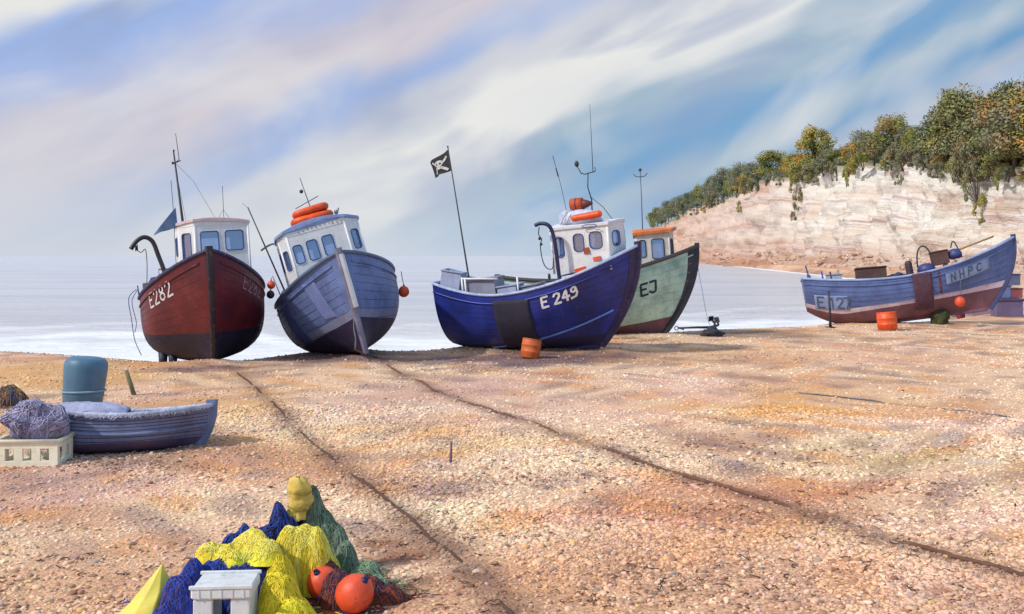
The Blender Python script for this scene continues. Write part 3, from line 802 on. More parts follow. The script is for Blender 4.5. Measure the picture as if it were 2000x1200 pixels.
def build_hull(H, root, mt, mbot, mdeck, mrail, mstem, mtran=None, dk=.55, ns=44, nu=22, stripe=None, railw=.06, clinker=False, stem_w=.07):
    jw = 7
    def us(s):
        k = H.k(s); uw = max(.03, min(.9, (H.zw(s)-k)/(H.h(s)-k)))
        a = [uw*(i/jw)**1.5 for i in range(jw)]
        return a+[uw+(1-uw)*i/(nu-jw) for i in range(nu-jw+1)]
    mb = MB()
    for sd in (1, -1):
        rows = []
        for i in range(ns+1):
            s = 1-(1-i/ns)**1.15; U = us(s); r = []
            for j, u in enumerate(U):
                off = 0
                p = H.P(s, u, sd)
                # slight unfairness of old planking
                p.y += .010*mn.noise(Vector((p.x*1.3, p.z*2, sd*3)))*(1 if s < .97 else 0)
                r.append(p)
            rows.append(r)
        mb.grid(rows, 0, True, flip=(sd < 0), mifun=lambda i, j: 1 if j < jw else (2 if (stripe and j < jw+2) else 0))
        if clinker or True:
            pass
    # transom
    U = us(0); n = len(U)
    A = [H.P(0, u, 1) for u in U]; B_ = [H.P(0, u, -1) for u in U]
    mb.grid([A, [a.lerp(b, .5) for a, b in zip(A, B_)], B_], 3, False, flip=True, mifun=lambda i, j: 1 if j < jw else 3)
    mats = [mt, mbot, stripe or mt, mtran or mt]
    hull = mb.build('hull', mats, root)
    # planking seams, chips and rust runs
    if not clinker:
        pl = MB()
        for sd in (1, -1):
            for q in (.34, .44, .53, .62, .70, .78, .86):
                pl.tube([H.P(s/40, q, sd, .001) for s in range(0, 40)], .005, 4)
        pl.build('plank_seams', paint('dark seam', S(46, 40, 60), .3, .8), root)
        rr = random.Random(int(H.L*100)); wn = MB()
        for k in range(16 if H.L > 4 else 0):
            sd = rr.choice((-1, -1, 1)); s_ = rr.uniform(.05, .97); u_ = rr.uniform(.45, .93); ln = rr.uniform(.10, .45); wd = rr.uniform(.004, .010)
            x_ = H.P(s_, u_, sd).x; z_ = H.P(s_, u_, sd).z
            wn.grid([[H.on(x_-wd*(1-j/6), z_-ln*j/6, sd, .004), H.on(x_+wd*(1-j/6), z_-ln*j/6, sd, .004)] for j in range(7)], 0, True)
        if wn.f: wn.build('rust_runs', paint('rust run', S(104, 74, 74), .4, .85), root)
    if clinker:
        pl = MB()
        for sd in (1, -1):
            for q in (.42, .52, .62, .72, .82, .91):
                path = [H.P(s/30, q, sd, .004) for s in range(0, 30)]
                pl.tube(path, .011, 4)
        pl.build('planking', mt, root)
    # rails
    for sd in (1, -1):
        rb = MB(); path = [H.P(1-(1-i/40)**1.3, 1, sd) for i in range(41)]
        rows = []
        for i, p in enumerate(path):
            tdir = (path[min(i+1, 40)]-path[max(i-1, 0)]).normalized(); nn = Vector((-tdir.y, tdir.x, 0)).normalized()*sd
            if nn.y*sd < 0: nn = -nn
            if i == 40: nn = Vector((0, sd, 0))*.3+Vector((.9, 0, 0))
            a, b = railw, railw*.9
            rows.append([p+nn*a*.7+Vector((0, 0, -b)), p+nn*a+Vector((0, 0, -b*.4)), p+nn*a*.8+Vector((0, 0, b*.55)), p-nn*a+Vector((0, 0, b*.55)), p-nn*a+Vector((0, 0, -b)), p+nn*a*.7+Vector((0, 0, -b))])
        rb.grid(rows, 0, False, flip=(sd > 0)); rb.build('gunwale', mrail, root)
        # lower rubbing strake
        ru = MB(); path = [H.P(i/40, 1-.26/(H.h(i/40)-H.k(i/40)), sd, .012) for i in range(0, 40)]
        ru.tube(path, .026, 6); ru.build('rubbing_strake', mt, root)
    tr = MB(); a, b = H.P(0, 1, 1), H.P(0, 1, -1)
    tr.box(((a.x+b.x)/2, 0, a.z), (railw*1.6, (a.y-b.y), railw*1.3), bev=.01); tr.build('transom_rail', mrail, root)
    # stem
    sb = MB(); rows = []
    for i in range(25):
        u = i/24; p = H.P(1, u, 1); q = H.P(1, min(1, u+.03), 1)-H.P(1, max(0, u-.03), 1); q.normalize()
        nx = Vector((q.z, 0, -q.x)); wd = stem_w*(.8+.4*u)
        if i == 24: p = p+Vector((0.01, 0, .09))
        rows.append([p+Vector((0, wd, 0))-nx*.10, p+Vector((0, wd*.9, 0))+nx*.03, p+Vector((0, wd*.45, 0))+nx*.065, p-Vector((0, wd*.45, 0))+nx*.065, p-Vector((0, wd*.9, 0))+nx*.03, p-Vector((0, wd, 0))-nx*.10])
    sb.grid(rows, 0, False); sb.poly(list(reversed(rows[-1])), 0); sb.build('stem', mstem, root)
    kb = MB(); Lk = H.L-H.rake
    kb.box((Lk*.62, 0, .0), (Lk*.72, .12, .14), bev=.02); kb.box((Lk*(.17 if H.ks < .5 else .22), 0, .05+H.ks*.1), (Lk*(.18 if H.ks < .5 else .10), .10, .12+H.ks*.2), bev=.02); kb.build('keel', mbot, root)
    # inside
    db = MB()
    def inner(s, z):
        k = H.k(s); u = (z-k)/(H.h(s)-k); return max(0, H.P(s, u, 1).y-.07)
    for sd in (1, -1):
        rows = []
        for i in range(31):
            s = .008+.972*i/30; zt = H.h(s); zd = zt-dk
            rows.append([Vector((H.P(s, 1-(zt-z)/(zt-H.k(s)), 1).x, sd*inner(s, z), z)) for z in (zt, zt-dk*.33, zt-dk*.66, zd)]+[Vector((s*H.L, 0, zd+.03))])
        db.grid(rows, 0, False, flip=(sd > 0), mifun=lambda i, j: 1 if j == 3 else 0)
    db.build('deck', [mt if dk > .3 else mdeck, mdeck], root)
    return hull

def rrect(hw, hh, r, n=5):
    out = []
    for cx, cz, a0 in ((hw-r, hh-r, 0), (-hw+r, hh-r, 90), (-hw+r, -hh+r, 180), (hw-r, -hh+r, 270)):
        for i in range(n+1):
            a = R(a0+90*i/n); out.append((cx+r*math.cos(a), cz+r*math.sin(a)))
    return out
def wheelhouse(root, foot, z0, z1, wins, mw, mroof, mframe, eave=.10, crown=.10, th=.05, roofth=.07, rr=.07, wz=None, lean=0.0, name='wheelhouse', rlab=None):
    """foot: list of (x, y) seen from above, clockwise or not; wins: {edge: [(t0, t1, za, zb), ...]}"""
    c0 = Vector((sum(p[0] for p in foot)/len(foot), sum(p[1] for p in foot)/len(foot), 0))
    wb = MB(); n = len(foot)
    for e in range(n):
        A = Vector((*foot[e], 0)); B_ = Vector((*foot[(e+1) % n], 0)); L_ = (B_-A).length; tx = (B_-A)/L_; nn = Vector((tx.y, -tx.x, 0))
        if nn.dot((A+B_)/2-c0) < 0: nn = -nn
        ws = wins.get(e, [])
        xs_ = sorted({0, L_, *[w_[0] for w_ in ws], *[w_[1] for w_ in ws]}); zs_ = sorted({z0, z1, *[w_[2] for w_ in ws], *[w_[3] for w_ in ws]})
        M = Matrix(((tx.x, nn.x, 0), (tx.y, nn.y, 0), (0, 0, 1)))
        for a, b in zip(xs_, xs_[1:]):
            for c, d in zip(zs_, zs_[1:]):
                mx_, mz_ = (a+b)/2, (c+d)/2
                if any(w_[0] < mx_ < w_[1] and w_[2] < mz_ < w_[3] for w_ in ws): continue
                p = A+tx*mx_-nn*th/2; wb.box((p.x, p.y, mz_), (b-a, th, d-c), 0, M)
        # corner post
        wb.tube([(A.x-(A-c0).normalized().x*th*.5, A.y-(A-c0).normalized().y*th*.5, z0), (A.x-(A-c0).normalized().x*th*.5, A.y-(A-c0).normalized().y*th*.5, z1)], th*.72, 8, 0)
        for w_ in ws:
            hw, hh = (w_[1]-w_[0])/2, (w_[3]-w_[2])/2; cx, cz = (w_[0]+w_[1])/2, (w_[2]+w_[3])/2
            rad = min(rr, hw*.6, hh*.6)
            def W3(a, b, o): return tuple(A+tx*(cx+a)+nn*o+Vector((0, 0, cz+b)))
            inner = rrect(hw-.035, hh-.035, rad); k = len(inner)
            def outer(a, b, g): return (max(-hw-g, min(hw+g, a*1.6*(hw)/(hw-.035))), max(-hh-g, min(hh+g, b*1.6*hh/(hh-.035))))
            fb = MB()
            o1 = [W3(*outer(a, b, .012), .006) for a, b in inner]; i1 = [W3(a, b, .006) for a, b in inner]; i2 = [W3(a, b, -th-.004) for a, b in inner]
            fb.grid([o1, i1, i2], 0, False, closed=True)
            fb.tube([W3(a, b, .008) for a, b in inner], .017, 6, 1, closed=True)
            f = fb.build('window', [mw, mframe], root)
            pb = MB(); pb.poly([W3(a, b, -th*.45) for a, b in inner]); pb.build('pane', glassmat(), f)
    wb.build(name, mw, root)
    # roof, crowned across
    rb = MB(); ex = [(c0+(Vector((*p, 0))-c0)*(1+eave/((Vector((*p, 0))-c0).length))) for p in foot]
    ymax = max(abs(p.y-c0.y) for p in ex)
    rings = []
    for k, zz in ((1.0, z1), (1.0, z1+roofth), (.97, z1+roofth+.012), (.8, 0), (.55, 0), (.3, 0), (.05, 0)):
        ring = []
        m_ = len(ex)
        for i in range(m_):
            for f in range(6):
                p = ex[i].lerp(ex[(i+1) % m_], f/6); q = c0+(p-c0)*k
                base = zz if zz else z1+roofth+.012
                cr = crown*(1-((q.y-c0.y)/ymax)**2)
                ring.append((q.x, q.y, base+cr if k <= 1 else base))
        rings.append(ring)
    # underside follows the same crown
    rb.grid(rings, 0, False, closed=True); rb.poly(list(reversed(rings[0])), 0); rb.poly(rings[-1], 0)
    fill = MB()
    r_ = rb.build('roof', mroof, root)
    if rlab: r_['label'] = rlab
    # gable infill between wall head and crowned roof
    for e in range(n):
        A = Vector((*foot[e], 0)); B_ = Vector((*foot[(e+1) % n], 0)); row0, row1 = [], []
        for f in range(13):
            p = A.lerp(B_, f/12); row0.append((p.x, p.y, z1-.004)); row1.append((p.x, p.y, z1+crown*(1-((p.y-c0.y)/ymax)**2)+.005))
        fill.grid([row0, row1], 0, False)
    fo_ = fill.build('fascia', mw, root); solid(fo_, .02, 0)
    return r_

WHITE = paint('white boat paint', (.74, .75, .77), .10, .45, .25, .2, 2, (.25, .2, .15), .2)
DECK = paint('deck paint', S(120, 122, 126), .3, .8)
METAL = paint('dark painted metal', S(44, 44, 52), .3, .5, dirt=S(110, 66, 40), dirtamt=.35)
STEEL = paint('grey galvanised steel', S(128, 130, 136), .25, .45)
ORANGE = paint('orange plastic', S(222, 84, 32), .25, .5, .3, .2, 3, S(100, 60, 40), .5)
BUOY = paint('orange red buoy', S(226, 82, 46), .25, .5, .3, .25, 5, S(120, 66, 48), .8)
NAVY = paint('navy paint', S(32, 36, 84), .3, .5)
BLUEF = paint('blue window rubber', S(64, 84, 150), .25, .6)
ROPEM = fibre('hemp rope', S(92, 66, 54), .4, 60)
BROPE = fibre('blue rope', S(70, 100, 150), .4, 60)
GROPE = fibre('grey rope', S(96, 100, 110), .4, 60)
def buoy(nm_or_none, label, loc, r, mat=BUOY, group=None, rope_to=None, rot=(0, 0, 0), name='buoy'):
    o = thing(name, label, 'buoy', loc, rot, group)
    mb = MB(); prof = []
    for i in range(15):
        a = PI*i/14; rad = math.sin(a)*r; z = -math.cos(a)*r
        if i > 10: rad = max(rad, .001)
        prof.append((max(.002, rad), z*(1.0 if z < 0 else 1.12)))
    mb.lathe(prof, 22); mb.build('float', mat, o)
    e = MB(); e.lathe([(r*.22, r*.98), (r*.2, r*1.12), (r*.13, r*1.25), (.004, r*1.27)], 12)
    e.tube([(r*.11*math.cos(a), 0, r*1.28+r*.11*math.sin(a)) for a in [k*PI/4 for k in range(8)]], r*.05, 6, closed=True)
    e.build('eye', NAVY if mat is BUOY else METAL, o)
    if rope_to is not None:
        rp = MB(); a = Vector((0, 0, r*1.3)); b = Vector(rope_to)
        rp.tube([a.lerp(b, k/6)+Vector((0, 0, -.04*math.sin(PI*k/6))) for k in range(7)], .012, 6); rp.build('lanyard', GROPE, o)
    return o
def davit(root, path, r, mat, name='hauler_davit'):
    # rounded pipe through points
    P = [Vector(p) for p in path]; out = []
    for i in range(len(P)-1):
        p0, p1, p2, p3 = P[max(i-1, 0)], P[i], P[i+1], P[min(i+2, len(P)-1)]
        for k in range(6):
            t = k/6; out.append(.5*((2*p1)+(-p0+p2)*t+(2*p0-5*p1+4*p2-p3)*t*t+(-p0+3*p1-3*p2+p3)*t**3))
    out.append(P[-1])
    mb = MB(); mb.tube(out, r, 10); return mb.build(name, mat, root)

# ---- red boat
H1 = Hull(7.58, 1.73, 1.88, 3.02, 2.48, 1.35, tr=.75, vee=.6, zw=lambda s: .86+.0*s, fu=(4.6, 2.6, .66))
b1 = boat_root('b1', 'fishing_boat', 'dark red fishing boat with navy bottom and white wheelhouse, seen bow on', 'fishing boats hauled up on the beach')
RED = paint('dark red paint', S(98, 24, 34), .38, .5, .5, .3, 1.4, S(54, 26, 52), .35, c2=S(74, 22, 44))
NAVB = paint('navy bottom paint', S(28, 27, 58), .4, .6, .3, .35, 2, S(96, 70, 60), .5)
STEM1 = paint('black stem paint', S(38, 28, 44), .3, .5, .3, .3, 3, S(140, 120, 100), .4)
RAIL1 = paint('navy rail', S(40, 44, 92), .35, .5, .3, .3, 3, S(170, 130, 140), .4)
build_hull(H1, b1, RED, NAVB, DECK, RAIL1, STEM1, stem_w=.085)
num = paint('white number paint', (.62, .62, .66), .25, .6, .4, .2, 6, (.3, .12, .12), .5)
hull_text(H1, 'E282', 5.25, .60, .36, -1, num, b1, .05, sp=.9)
hull_text(H1, 'E282', 6.45, .58, .34, 1, paint('worn pink number paint', S(188, 120, 130), .3, .7, .5, .2, 9, S(110, 40, 46), 1.0), b1, .036, sp=.9)
wheelhouse(b1, [(4.6, -.17), (4.6, 1.32), (2.7, 1.40), (2.7, -.62), (4.05, -.58)], 1.75, 3.82,
           {0: [(.12, .68, 3.05, 3.68), (.80, 1.36, 3.05, 3.68)], 4: [(.12, .56, 2.75, 3.66)], 3: [(.25, .9, 3.0, 3.6)], 1: [(.3, .9, 3.0, 3.6)], 2: [(.4, 1.5, 3.0, 3.6)]},
           WHITE, paint('dusty pink roof paint', S(204, 180, 186), .2, .6), BLUEF, crown=.14, eave=.06)
mb = MB(); mb.tube([(4.0, -.45, 1.9), (4.0, -.42, 3.72), (4.0, -.56, 6.06)], [.045, .04, .02], 8); mb.tube([(4.0, -.50, 5.72), (4.0, -.42, 5.80), (4.0, -.47, 6.54)], [.012, .012, .008], 6)
mb.tube([(4.0, -.62, 5.66), (4.0, -.38, 5.76)], .018, 6); mb.ball((4, -.60, 5.7), .035, 8); mb.ball((4, -.55, 6.05), .03, 8)
mb.build('mast', METAL, b1)
mb = MB(); mb.tube([(3.98, -.68, 5.2), (3.98, -.67, 4.5), (3.98, -.70, 1.95)], .009, 5); mb.tube([(4.0, -.54, 5.7), (3.6, -.05, 5.2), (3.0, .55, 4.1)], .006, 4); mb.tube([(4.0, -.54, 5.6), (3.2, -.3, 4.0)], .006, 4)
mb.tube([(4.2, .69, 3.98), (4.2, .71, 4.96)], .008, 5); mb.tube([(4.2, .55, 4.05), (4.2, .69, 4.28), (4.2, .83, 4.05)], .007, 4); mb.build('rigging', METAL, b1)
davit(b1, [(3.0, -.95, 1.9), (3.0, -.97, 2.48), (3.0, -1.14, 3.12), (3.0, -1.27, 3.52), (3.0, -1.48, 3.66), (3.0, -1.70, 3.56), (3.0, -1.88, 3.33)], .065, METAL)
mb = MB(); mb.lathe([(.05, -.04), (.12, -.035), (.06, 0), (.12, .035), (.05, .04)], 14, (3, -1.72, 3.36), Matrix.Rotation(PI/2, 3, 'X')); mb.build('pulley_block', METAL, b1)
davit(b1, [(3.0, -1.72, 3.3), (3.0, -1.60, 3.22), (3.0, -1.48, 3.3), (3.0, -1.46, 2.9), (3.0, -1.50, 2.3)], .012, GROPE, 'hauling_line')
davit(b1, [(3.3, -1.80, 2.15), (3.3, -2.02, 1.9), (3.3, -1.98, 1.3), (3.3, -1.93, .7), (3.4, -1.78, .25)], .011, BROPE, 'hanging_rope')
davit(b1, [(2.9, -1.76, 2.15), (2.9, -1.94, 1.8), (2.9, -1.86, 1.2), (2.95, -1.92, .9)], .010, BROPE, 'hanging_rope')
davit(b1, [(7.35, .06, 2.9), (7.3, .10, 3.02), (7.2, .02, 3.08), (7.25, -.12, 3.0)], .03, BROPE, 'bow_rope')
for sx, sy in ((4.0, -1.2), (4.5, -.95)):
    mb = MB(); mb.tube([(sx, sy, .32), (sx+.02, sy-.03, -.16)], [.13, .10], 8); mb.build('bilge_leg', NAVB, b1)
mb = MB()
for y in (-1.45, -.9, 1.0): mb.box((1.2, y, 2.2), (.5, .34, .28), 0, None, .02)
mb.tube([(.3, -1.1, 2.0), (.3, -1.1, 2.75), (.3, 1.1, 2.75), (.3, 1.1, 2.0)], .03, 8); mb.build('stern_gallows', STEEL, b1)
mb = MB()
for k in range(5): mb.tube([(4.7-k*.5, -1.74, 2.0), (4.7-k*.5, -1.76, 2.24)], .018, 6)
mb.tube([(4.7-k*.5, -1.76, 2.24) for k in range(5)], .016, 6); mb.build('side_rail', BLUEF, b1)
# flag on the mast
def flag(name, label, nm, A, B, C, mat, sag=.1, D=None, thick=0):
    o = onboat(nm, name, label, 'flag', A); A = Vector(A); B = Vector(B)-A; C = Vector(C)-A
    D = Vector(D)-A if D is not None else None
    mb = MB(); rows = []
    for i in range(13):
        t_ = i/12; r = []
        for j in range(9):
            s_ = j/8
            if D is None: p = B*s_*(1-t_)+C*t_
            else: p = (B*s_)*(1-t_)+(C.lerp(D, s_))*t_
            p = Vector(p)+Vector((sag*math.sin(t_*7+s_*1.5)*min(1, t_*3), sag*.4*math.sin(t_*6+2)*t_, sag*.3*math.sin(t_*9+s_*2)*t_)); r.append(p)
        rows.append(r)
    mb.grid(rows, 0, True); return o, mb, rows
o, mb, _ = flag('pennant', 'faded blue pennant hanging from the mast of the red boat', 'b1', (4.0, -.60, 4.42), (4.0, -.58, 3.85), (4.0, -1.26, 3.66), None, .05)
mb.build('cloth', fibre('faded blue cloth', S(96, 122, 162), .3, 12), o)
M1 = BM['b1']; mw = M1 @ Vector((4.69, 1.84, 2.0)); buoy(None, 'small orange ball float on the right side of the red boat', mw, .115, rope_to=(0, 0, .22))
mw = M1 @ Vector((4.3, 1.85, 1.72)); buoy(None, 'small black ball float below the orange one on the red boat', mw, .115, METAL, rope_to=(0, 0, .2))
# timber chocks under the tilted boats
WOODD = fibre('tarry timber', S(70, 54, 48), .4, 14)

# ---- slate blue boat
H2 = Hull(7.58, 1.78, 1.93, 2.73, 2.46, .41, tr=.75, vee=.75, zw=lambda s: .36+.62*s**1.8, fu=(3.0, 2.0, .58))
b2 = boat_root('b2', 'fishing_boat', 'slate blue fishing boat leaning over to the left with two orange rafts on its roof', 'fishing boats hauled up on the beach')
SLATE = paint('slate blue paint', S(98, 120, 174), .35, .5, .5, .3, 1.0, S(70, 60, 92), .3, c2=S(76, 86, 130))
PURB = paint('dark navy bottom paint', S(40, 34, 66), .35, .6, .3, .3, 2)
build_hull(H2, b2, SLATE, PURB, DECK, paint('blue grey rail', S(86, 106, 140), .3, .5), paint('worn two tone stem', S(120, 120, 146), .4, .5, .4, .3, 2, S(80, 54, 74), .7), mtran=WHITE, stem_w=.09, stripe=paint('pale boot stripe', S(120, 128, 162), .3, .6))
for xa, xb, nm_ in ((4.6, 5.2, 'darker patch on the hull side'), (2.4, 3.6, 'darkest patch on the hull side')):  # patches of darker blue laid on the starboard side
    hull_patch(H2, 'hull_tone', xa, xb, .62, -.10+H2.sheer((xa+xb)/2), -1, paint('dark slate tone', S(64, 78, 136), .3, .55), b2, .006, .004, lab=nm_)
hull_patch(H2, 'hull_tone', 6.3, 6.75, 1.1, 2.2, -1, paint('pale slate tone', S(120, 138, 196), .25, .5), b2, .006, .004, lab='paler patch on the hull side')  # paler blue patch near the bow
mb = MB(); rows = []
for i in range(16):
    u = .45+.52*i/15; p = H2.P(1, u, 1); rows.append([p+Vector((.005, .115, 0)), p+Vector((.075, .05, 0)), p+Vector((.088, -.03, 0))])
mb.grid(rows, 0, False); mb.build('stem_stripe', WHITE, b2)
wheelhouse(b2, [(4.4, -1.02), (4.4, .72), (4.15, 1.12), (2.5, 1.2), (2.5, -1.25), (4.0, -1.25)][:6], 1.5, 3.72,
           {0: [(.07, .39, 2.86, 3.46), (.47, .84, 2.86, 3.5), (.93, 1.31, 2.88, 3.52)], 1: [(.08, .40, 2.86, 3.5)], 5: [(.08, .40, 2.75, 3.38)], 3: [(.5, 1.1, 2.8, 3.4), (1.4, 2.0, 2.8, 3.4)], 2: [(.3, 1.2, 2.8, 3.4)], 4: [(.3, 1.1, 2.8, 3.4)]},
           WHITE, paint('mid blue roof paint', S(140, 160, 208), .25, .5), BLUEF, crown=.26, eave=.07)
mb = MB(); rs = random.Random(3); x = -.55
OCH = paint('ochre lettering', S(150, 128, 96), .3, .7)
for k in range(11):     # worn name board: small illegible strokes
    yy = -.62+k*.125; zz = 3.63+.20*(1-((yy-0)/1.25)**2)-.02
    a = [(rs.uniform(-.03, .03), rs.uniform(-.04, .04)) for _ in range(4)]
    ribbon(mb, a, .018, lambda p, q: (4.425, yy+p, zz+q))
mb.build('name_lettering', OCH, b2)
mb = MB(); mb.tube([(4.0, -.10, 3.9), (4.0, -.07, 4.3), (4.0, -.13, 5.35)], [.02, .016, .01], 6); mb.tube([(4.0, -.50, 4.5), (4.0, .24, 4.70)], .012, 6); mb.ball((4.0, -.20, 4.95), .06, 10); mb.build('mast', METAL, b2)
mb = MB(); mb.tube([(4.1, .60, 3.85), (4.1, .60, 4.05)], .02, 6); mb.ball((4.1, .60, 4.1), .07, 10); mb.tube([(4.1, .60, 4.05), (4.1, .70, 4.2)], .025, 6); mb.tube([(4.1, .6, 4.02), (4.1, .5, 4.02)], .02, 6); mb.build('searchlight', STEEL, b2)
mb = MB(); mb.tube([(2.2, -1.34, 2.0), (2.2, -1.36, 2.24), (2.2, -1.74, 5.13)], [.03, .028, .018], 7); mb.tube([(2.2, -1.74, 5.1), (2.2, -1.86, 5.3)], .006, 4); mb.build('pole', METAL, b2)
davit(b2, [(2.2, -.80, 2.0), (2.2, -.88, 2.6), (2.2, -1.0, 3.3), (2.2, -1.12, 3.72), (2.2, -1.3, 3.84), (2.2, -1.5, 3.82), (2.2, -1.72, 3.74)], .03, STEEL, 'rail_arch')
davit(b2, [(2.2, -1.25, 3.8), (2.2, -1.12, 3.5), (2.2, -1.02, 3.4)], .03, METAL, 'rail_brace')
def raft(nm, label, loc, L_, W_, Hh, mat, rot=(0, 0, 0), name='life_raft', group=None):
    o = onboat(nm, name, label, 'life raft', loc, rot, group)
    mb = MB(); pth = []
    for i in range(28):
        a = 2*PI*i/28; pth.append(((L_/2-Hh/2)*(abs(math.cos(a))**.6)*math.copysign(1, math.cos(a)), (W_/2-Hh/2)*(abs(math.sin(a))**.6)*math.copysign(1, math.sin(a)), 0))
    mb.tube(pth, Hh/2, 12, closed=True); mb.build('tube', mat, o)
    fl = MB(); fl.box((0, 0, 0), (L_-Hh, W_-Hh, Hh*.5), 0, None, .02); fl.build('floor', paint('grey raft cover', S(120, 92, 96), .3, .7), o)
    return o
raft('b2', 'lower of the two orange life rafts stacked on the slate blue boat', (3.95, -.12, 4.10), .9, 1.28, .24, ORANGE, (R(0), 0, 0), group=None)
raft('b2', 'upper of the two orange life rafts stacked on the slate blue boat', (3.95, -.10, 4.34), .8, 1.1, .22, ORANGE, (R(3), 0, 0), group=None)
M2 = BM['b2']; buoy(None, 'bright orange ball buoy hanging off the right side of the slate blue boat', M2 @ Vector((3.59, 1.93, 1.30)), .165, rope_to=(-.08, 0, .62))
davit(b2, [(7.3, -.08, .95), (7.42, -.16, .7), (7.55, -.2, .45), (7.7, -.3, .2)], .018, GROPE, 'bow_rope')
mb = MB(); mb.tube([(.4, -1.45, 2.1), (.4, -1.55, 3.0)], .02, 6); mb.tube([(.4, 1.3, 2.1), (.4, 1.3, 2.9), (1.4, 1.4, 2.9), (1.4, 1.4, 2.1)], .022, 6); mb.build('stern_rail', STEEL, b2)

# ---- royal blue boat
H3 = Hull(6.05, 1.4, 1.79, 2.85, 2.24, 1.33, tr=.85, vee=.75, pw=3.2, qw=.75, zw=lambda s: .28+.1*s)
b3 = boat_root('b3', 'fishing_boat', 'royal blue fishing boat with white wheelhouse in the centre, flying a black flag', 'fishing boats hauled up on the beach')
ROYAL = paint('royal blue paint', S(34, 50, 138), .3, .38, .35, .2, 1.2, S(40, 40, 80), .3, c2=S(34, 42, 96))
build_hull(H3, b3, ROYAL, paint('dark indigo bottom', S(46, 40, 84), .35, .6), DECK, paint('pale blue white rail', S(176, 190, 226), .3, .5, .3, .3, 4, S(90, 100, 190), .5), paint('indigo stem', S(44, 38, 82), .3, .5, .3, .3, 3, S(120, 110, 140), .3), stem_w=.10, railw=.05)
for sd in (-1, 1):
    mb = MB(); mb.grid([[H3.P(1-k*.011, u, sd, .012) for k in range(4)] for u in [j/20 for j in range(21)]], 0, True); mb.build('stem_band', MC['indigo stem'], b3)
hull_text(H3, 'E 249', 3.50, .60, .29, -1, paint('fresh white number paint', (.82, .82, .84), .08, .5, .1), b3, .062, sp=.86)
hull_patch(H3, 'fender_mat', 2.02, 3.12, .12, 1.62, -1, fibre('black rubber mat', S(48, 44, 62), .3, 20), b3, .03, .04, rag=.04)
mb = MB(); mb.tube([H3.P(.30+.64*i/30, .10+.30*(i/30)**1.5, -1, .02) for i in range(31)], .03, 6); mb.build('bilge_keel', paint('strake highlight blue', S(110, 140, 210), .3, .4), b3)  # highlight along the strake painted in as paler blue
mb = MB(); mb.tube([H3.P(.30+.64*i/30, .10+.30*(i/30)**1.5, 1, .02) for i in range(31)], .03, 6); mb.build('bilge_keel', ROYAL, b3)
wheelhouse(b3, [(3.78, -.95), (5.42, -.72), (5.66, 0.0), (5.42, .72), (3.78, .95)], 2.24, 3.46,
           {0: [(.10, .40, 2.66, 3.28), (.62, .98, 2.78, 3.34), (1.08, 1.50, 2.82, 3.36)], 1: [(.14, .56, 2.85, 3.34)], 2: [(.14, .56, 2.85, 3.34)], 3: [(.2, .6, 2.8, 3.3), (.9, 1.3, 2.8, 3.3)], 4: [(.3, .8, 2.7, 3.3), (1.1, 1.6, 2.7, 3.3)]},
           WHITE, paint('white roof paint', (.70, .72, .78), .12, .5), BLUEF, crown=.09, eave=.06, rr=.12)
mb = MB(); mb.box((4.22, 0, 1.80), (.72, 1.70, .74), 0, None, .01); mb.build('cabin_base', WHITE, b3)
mb = MB(); mb.box((5.05, -.79, 2.58), (.22, .04, .10), 0, Matrix.Rotation(-.1, 3, 'Y')); mb.build('sill_board', ORANGE, b3)
mb = MB(); mb.box((4.78, -.83, 2.82), (.17, .02, .17), 0, Matrix.Rotation(-.15, 3, 'Y')); mb.build('rust_sign', paint('rusty brown paint', S(150, 72, 40), .3, .6), b3)
mb = MB(); mb.box((4.55, -.86, 2.30), (.32, .05, .12), 0, Matrix.Rotation(-.2, 3, 'Y')); mb.build('side_light', ORANGE, b3)
mb = MB()
for k in range(9): mb.tube([(4.95+.22*math.cos(2*PI*k/9), -.9+.03*math.sin(k), 3.50+.05*math.sin(2*PI*k/9)), (4.95+.22*math.cos(2*PI*(k+1)/9), -.9, 3.50+.05*math.sin(2*PI*(k+1)/9))], .012, 5)
mb.build('coiled_line', BROPE, b3)
# roof top gear
o = onboat('b3', 'tarpaulin_bundle', 'white and pale blue covered bundle on the wheelhouse roof of the royal blue boat', 'bundle', (4.55, -.45, 3.70))
mb = MB(); mb.ball((0, 0, 0), .62, 18, 0, (1.05, .62, .44), None, .35, 4); mb.ball((-.38, .02, .02), .3, 14, 0, (.9, .9, .85), None, .4, 6); mb.build('cover', fibre('white blue tarpaulin', S(186, 196, 222), .28, 7), o)
mb = MB(); mb.tube([(-.5, -.3, -.1), (-.35, -.38, .1), (-.3, -.2, .25)], .012, 5); mb.tube([(-.32, -.34, -.15), (-.2, -.4, .08), (-.1, -.2, .27)], .012, 5); mb.build('lashing', fibre('tan cord', S(170, 140, 110), .3), o)
raft('b3', 'long orange life float lashed beside the roof bundle of the royal blue boat', (4.86, -.80, 3.78), .95, .22, .2, ORANGE, (0, R(-5), 0))
o = onboat('b3', 'rusty_drum', 'red brown drum on top of the roof bundle of the royal blue boat', 'drum', (4.50, -.5, 4.03))
mb = MB(); Mr = Matrix.Rotation(PI/2, 3, 'Y'); mb.lathe([(.15, -.18), (.17, -.17), (.17, .17), (.15, .18)], 18, (0, 0, .12), Mr); mb.build('drum_body', paint('rust orange paint', S(186, 76, 36), .35, .6), o)
mb = MB(); mb.lathe([(.175, -.02), (.175, .02)], 18, (0, 0, .12), Mr); mb.lathe([(.12, 0), (.14, .02), (.1, .16), (.03, .3)], 14, (.17, 0, .10), Mr); mb.build('drum_lid', paint('brown lid', S(96, 50, 44), .3, .6), o)
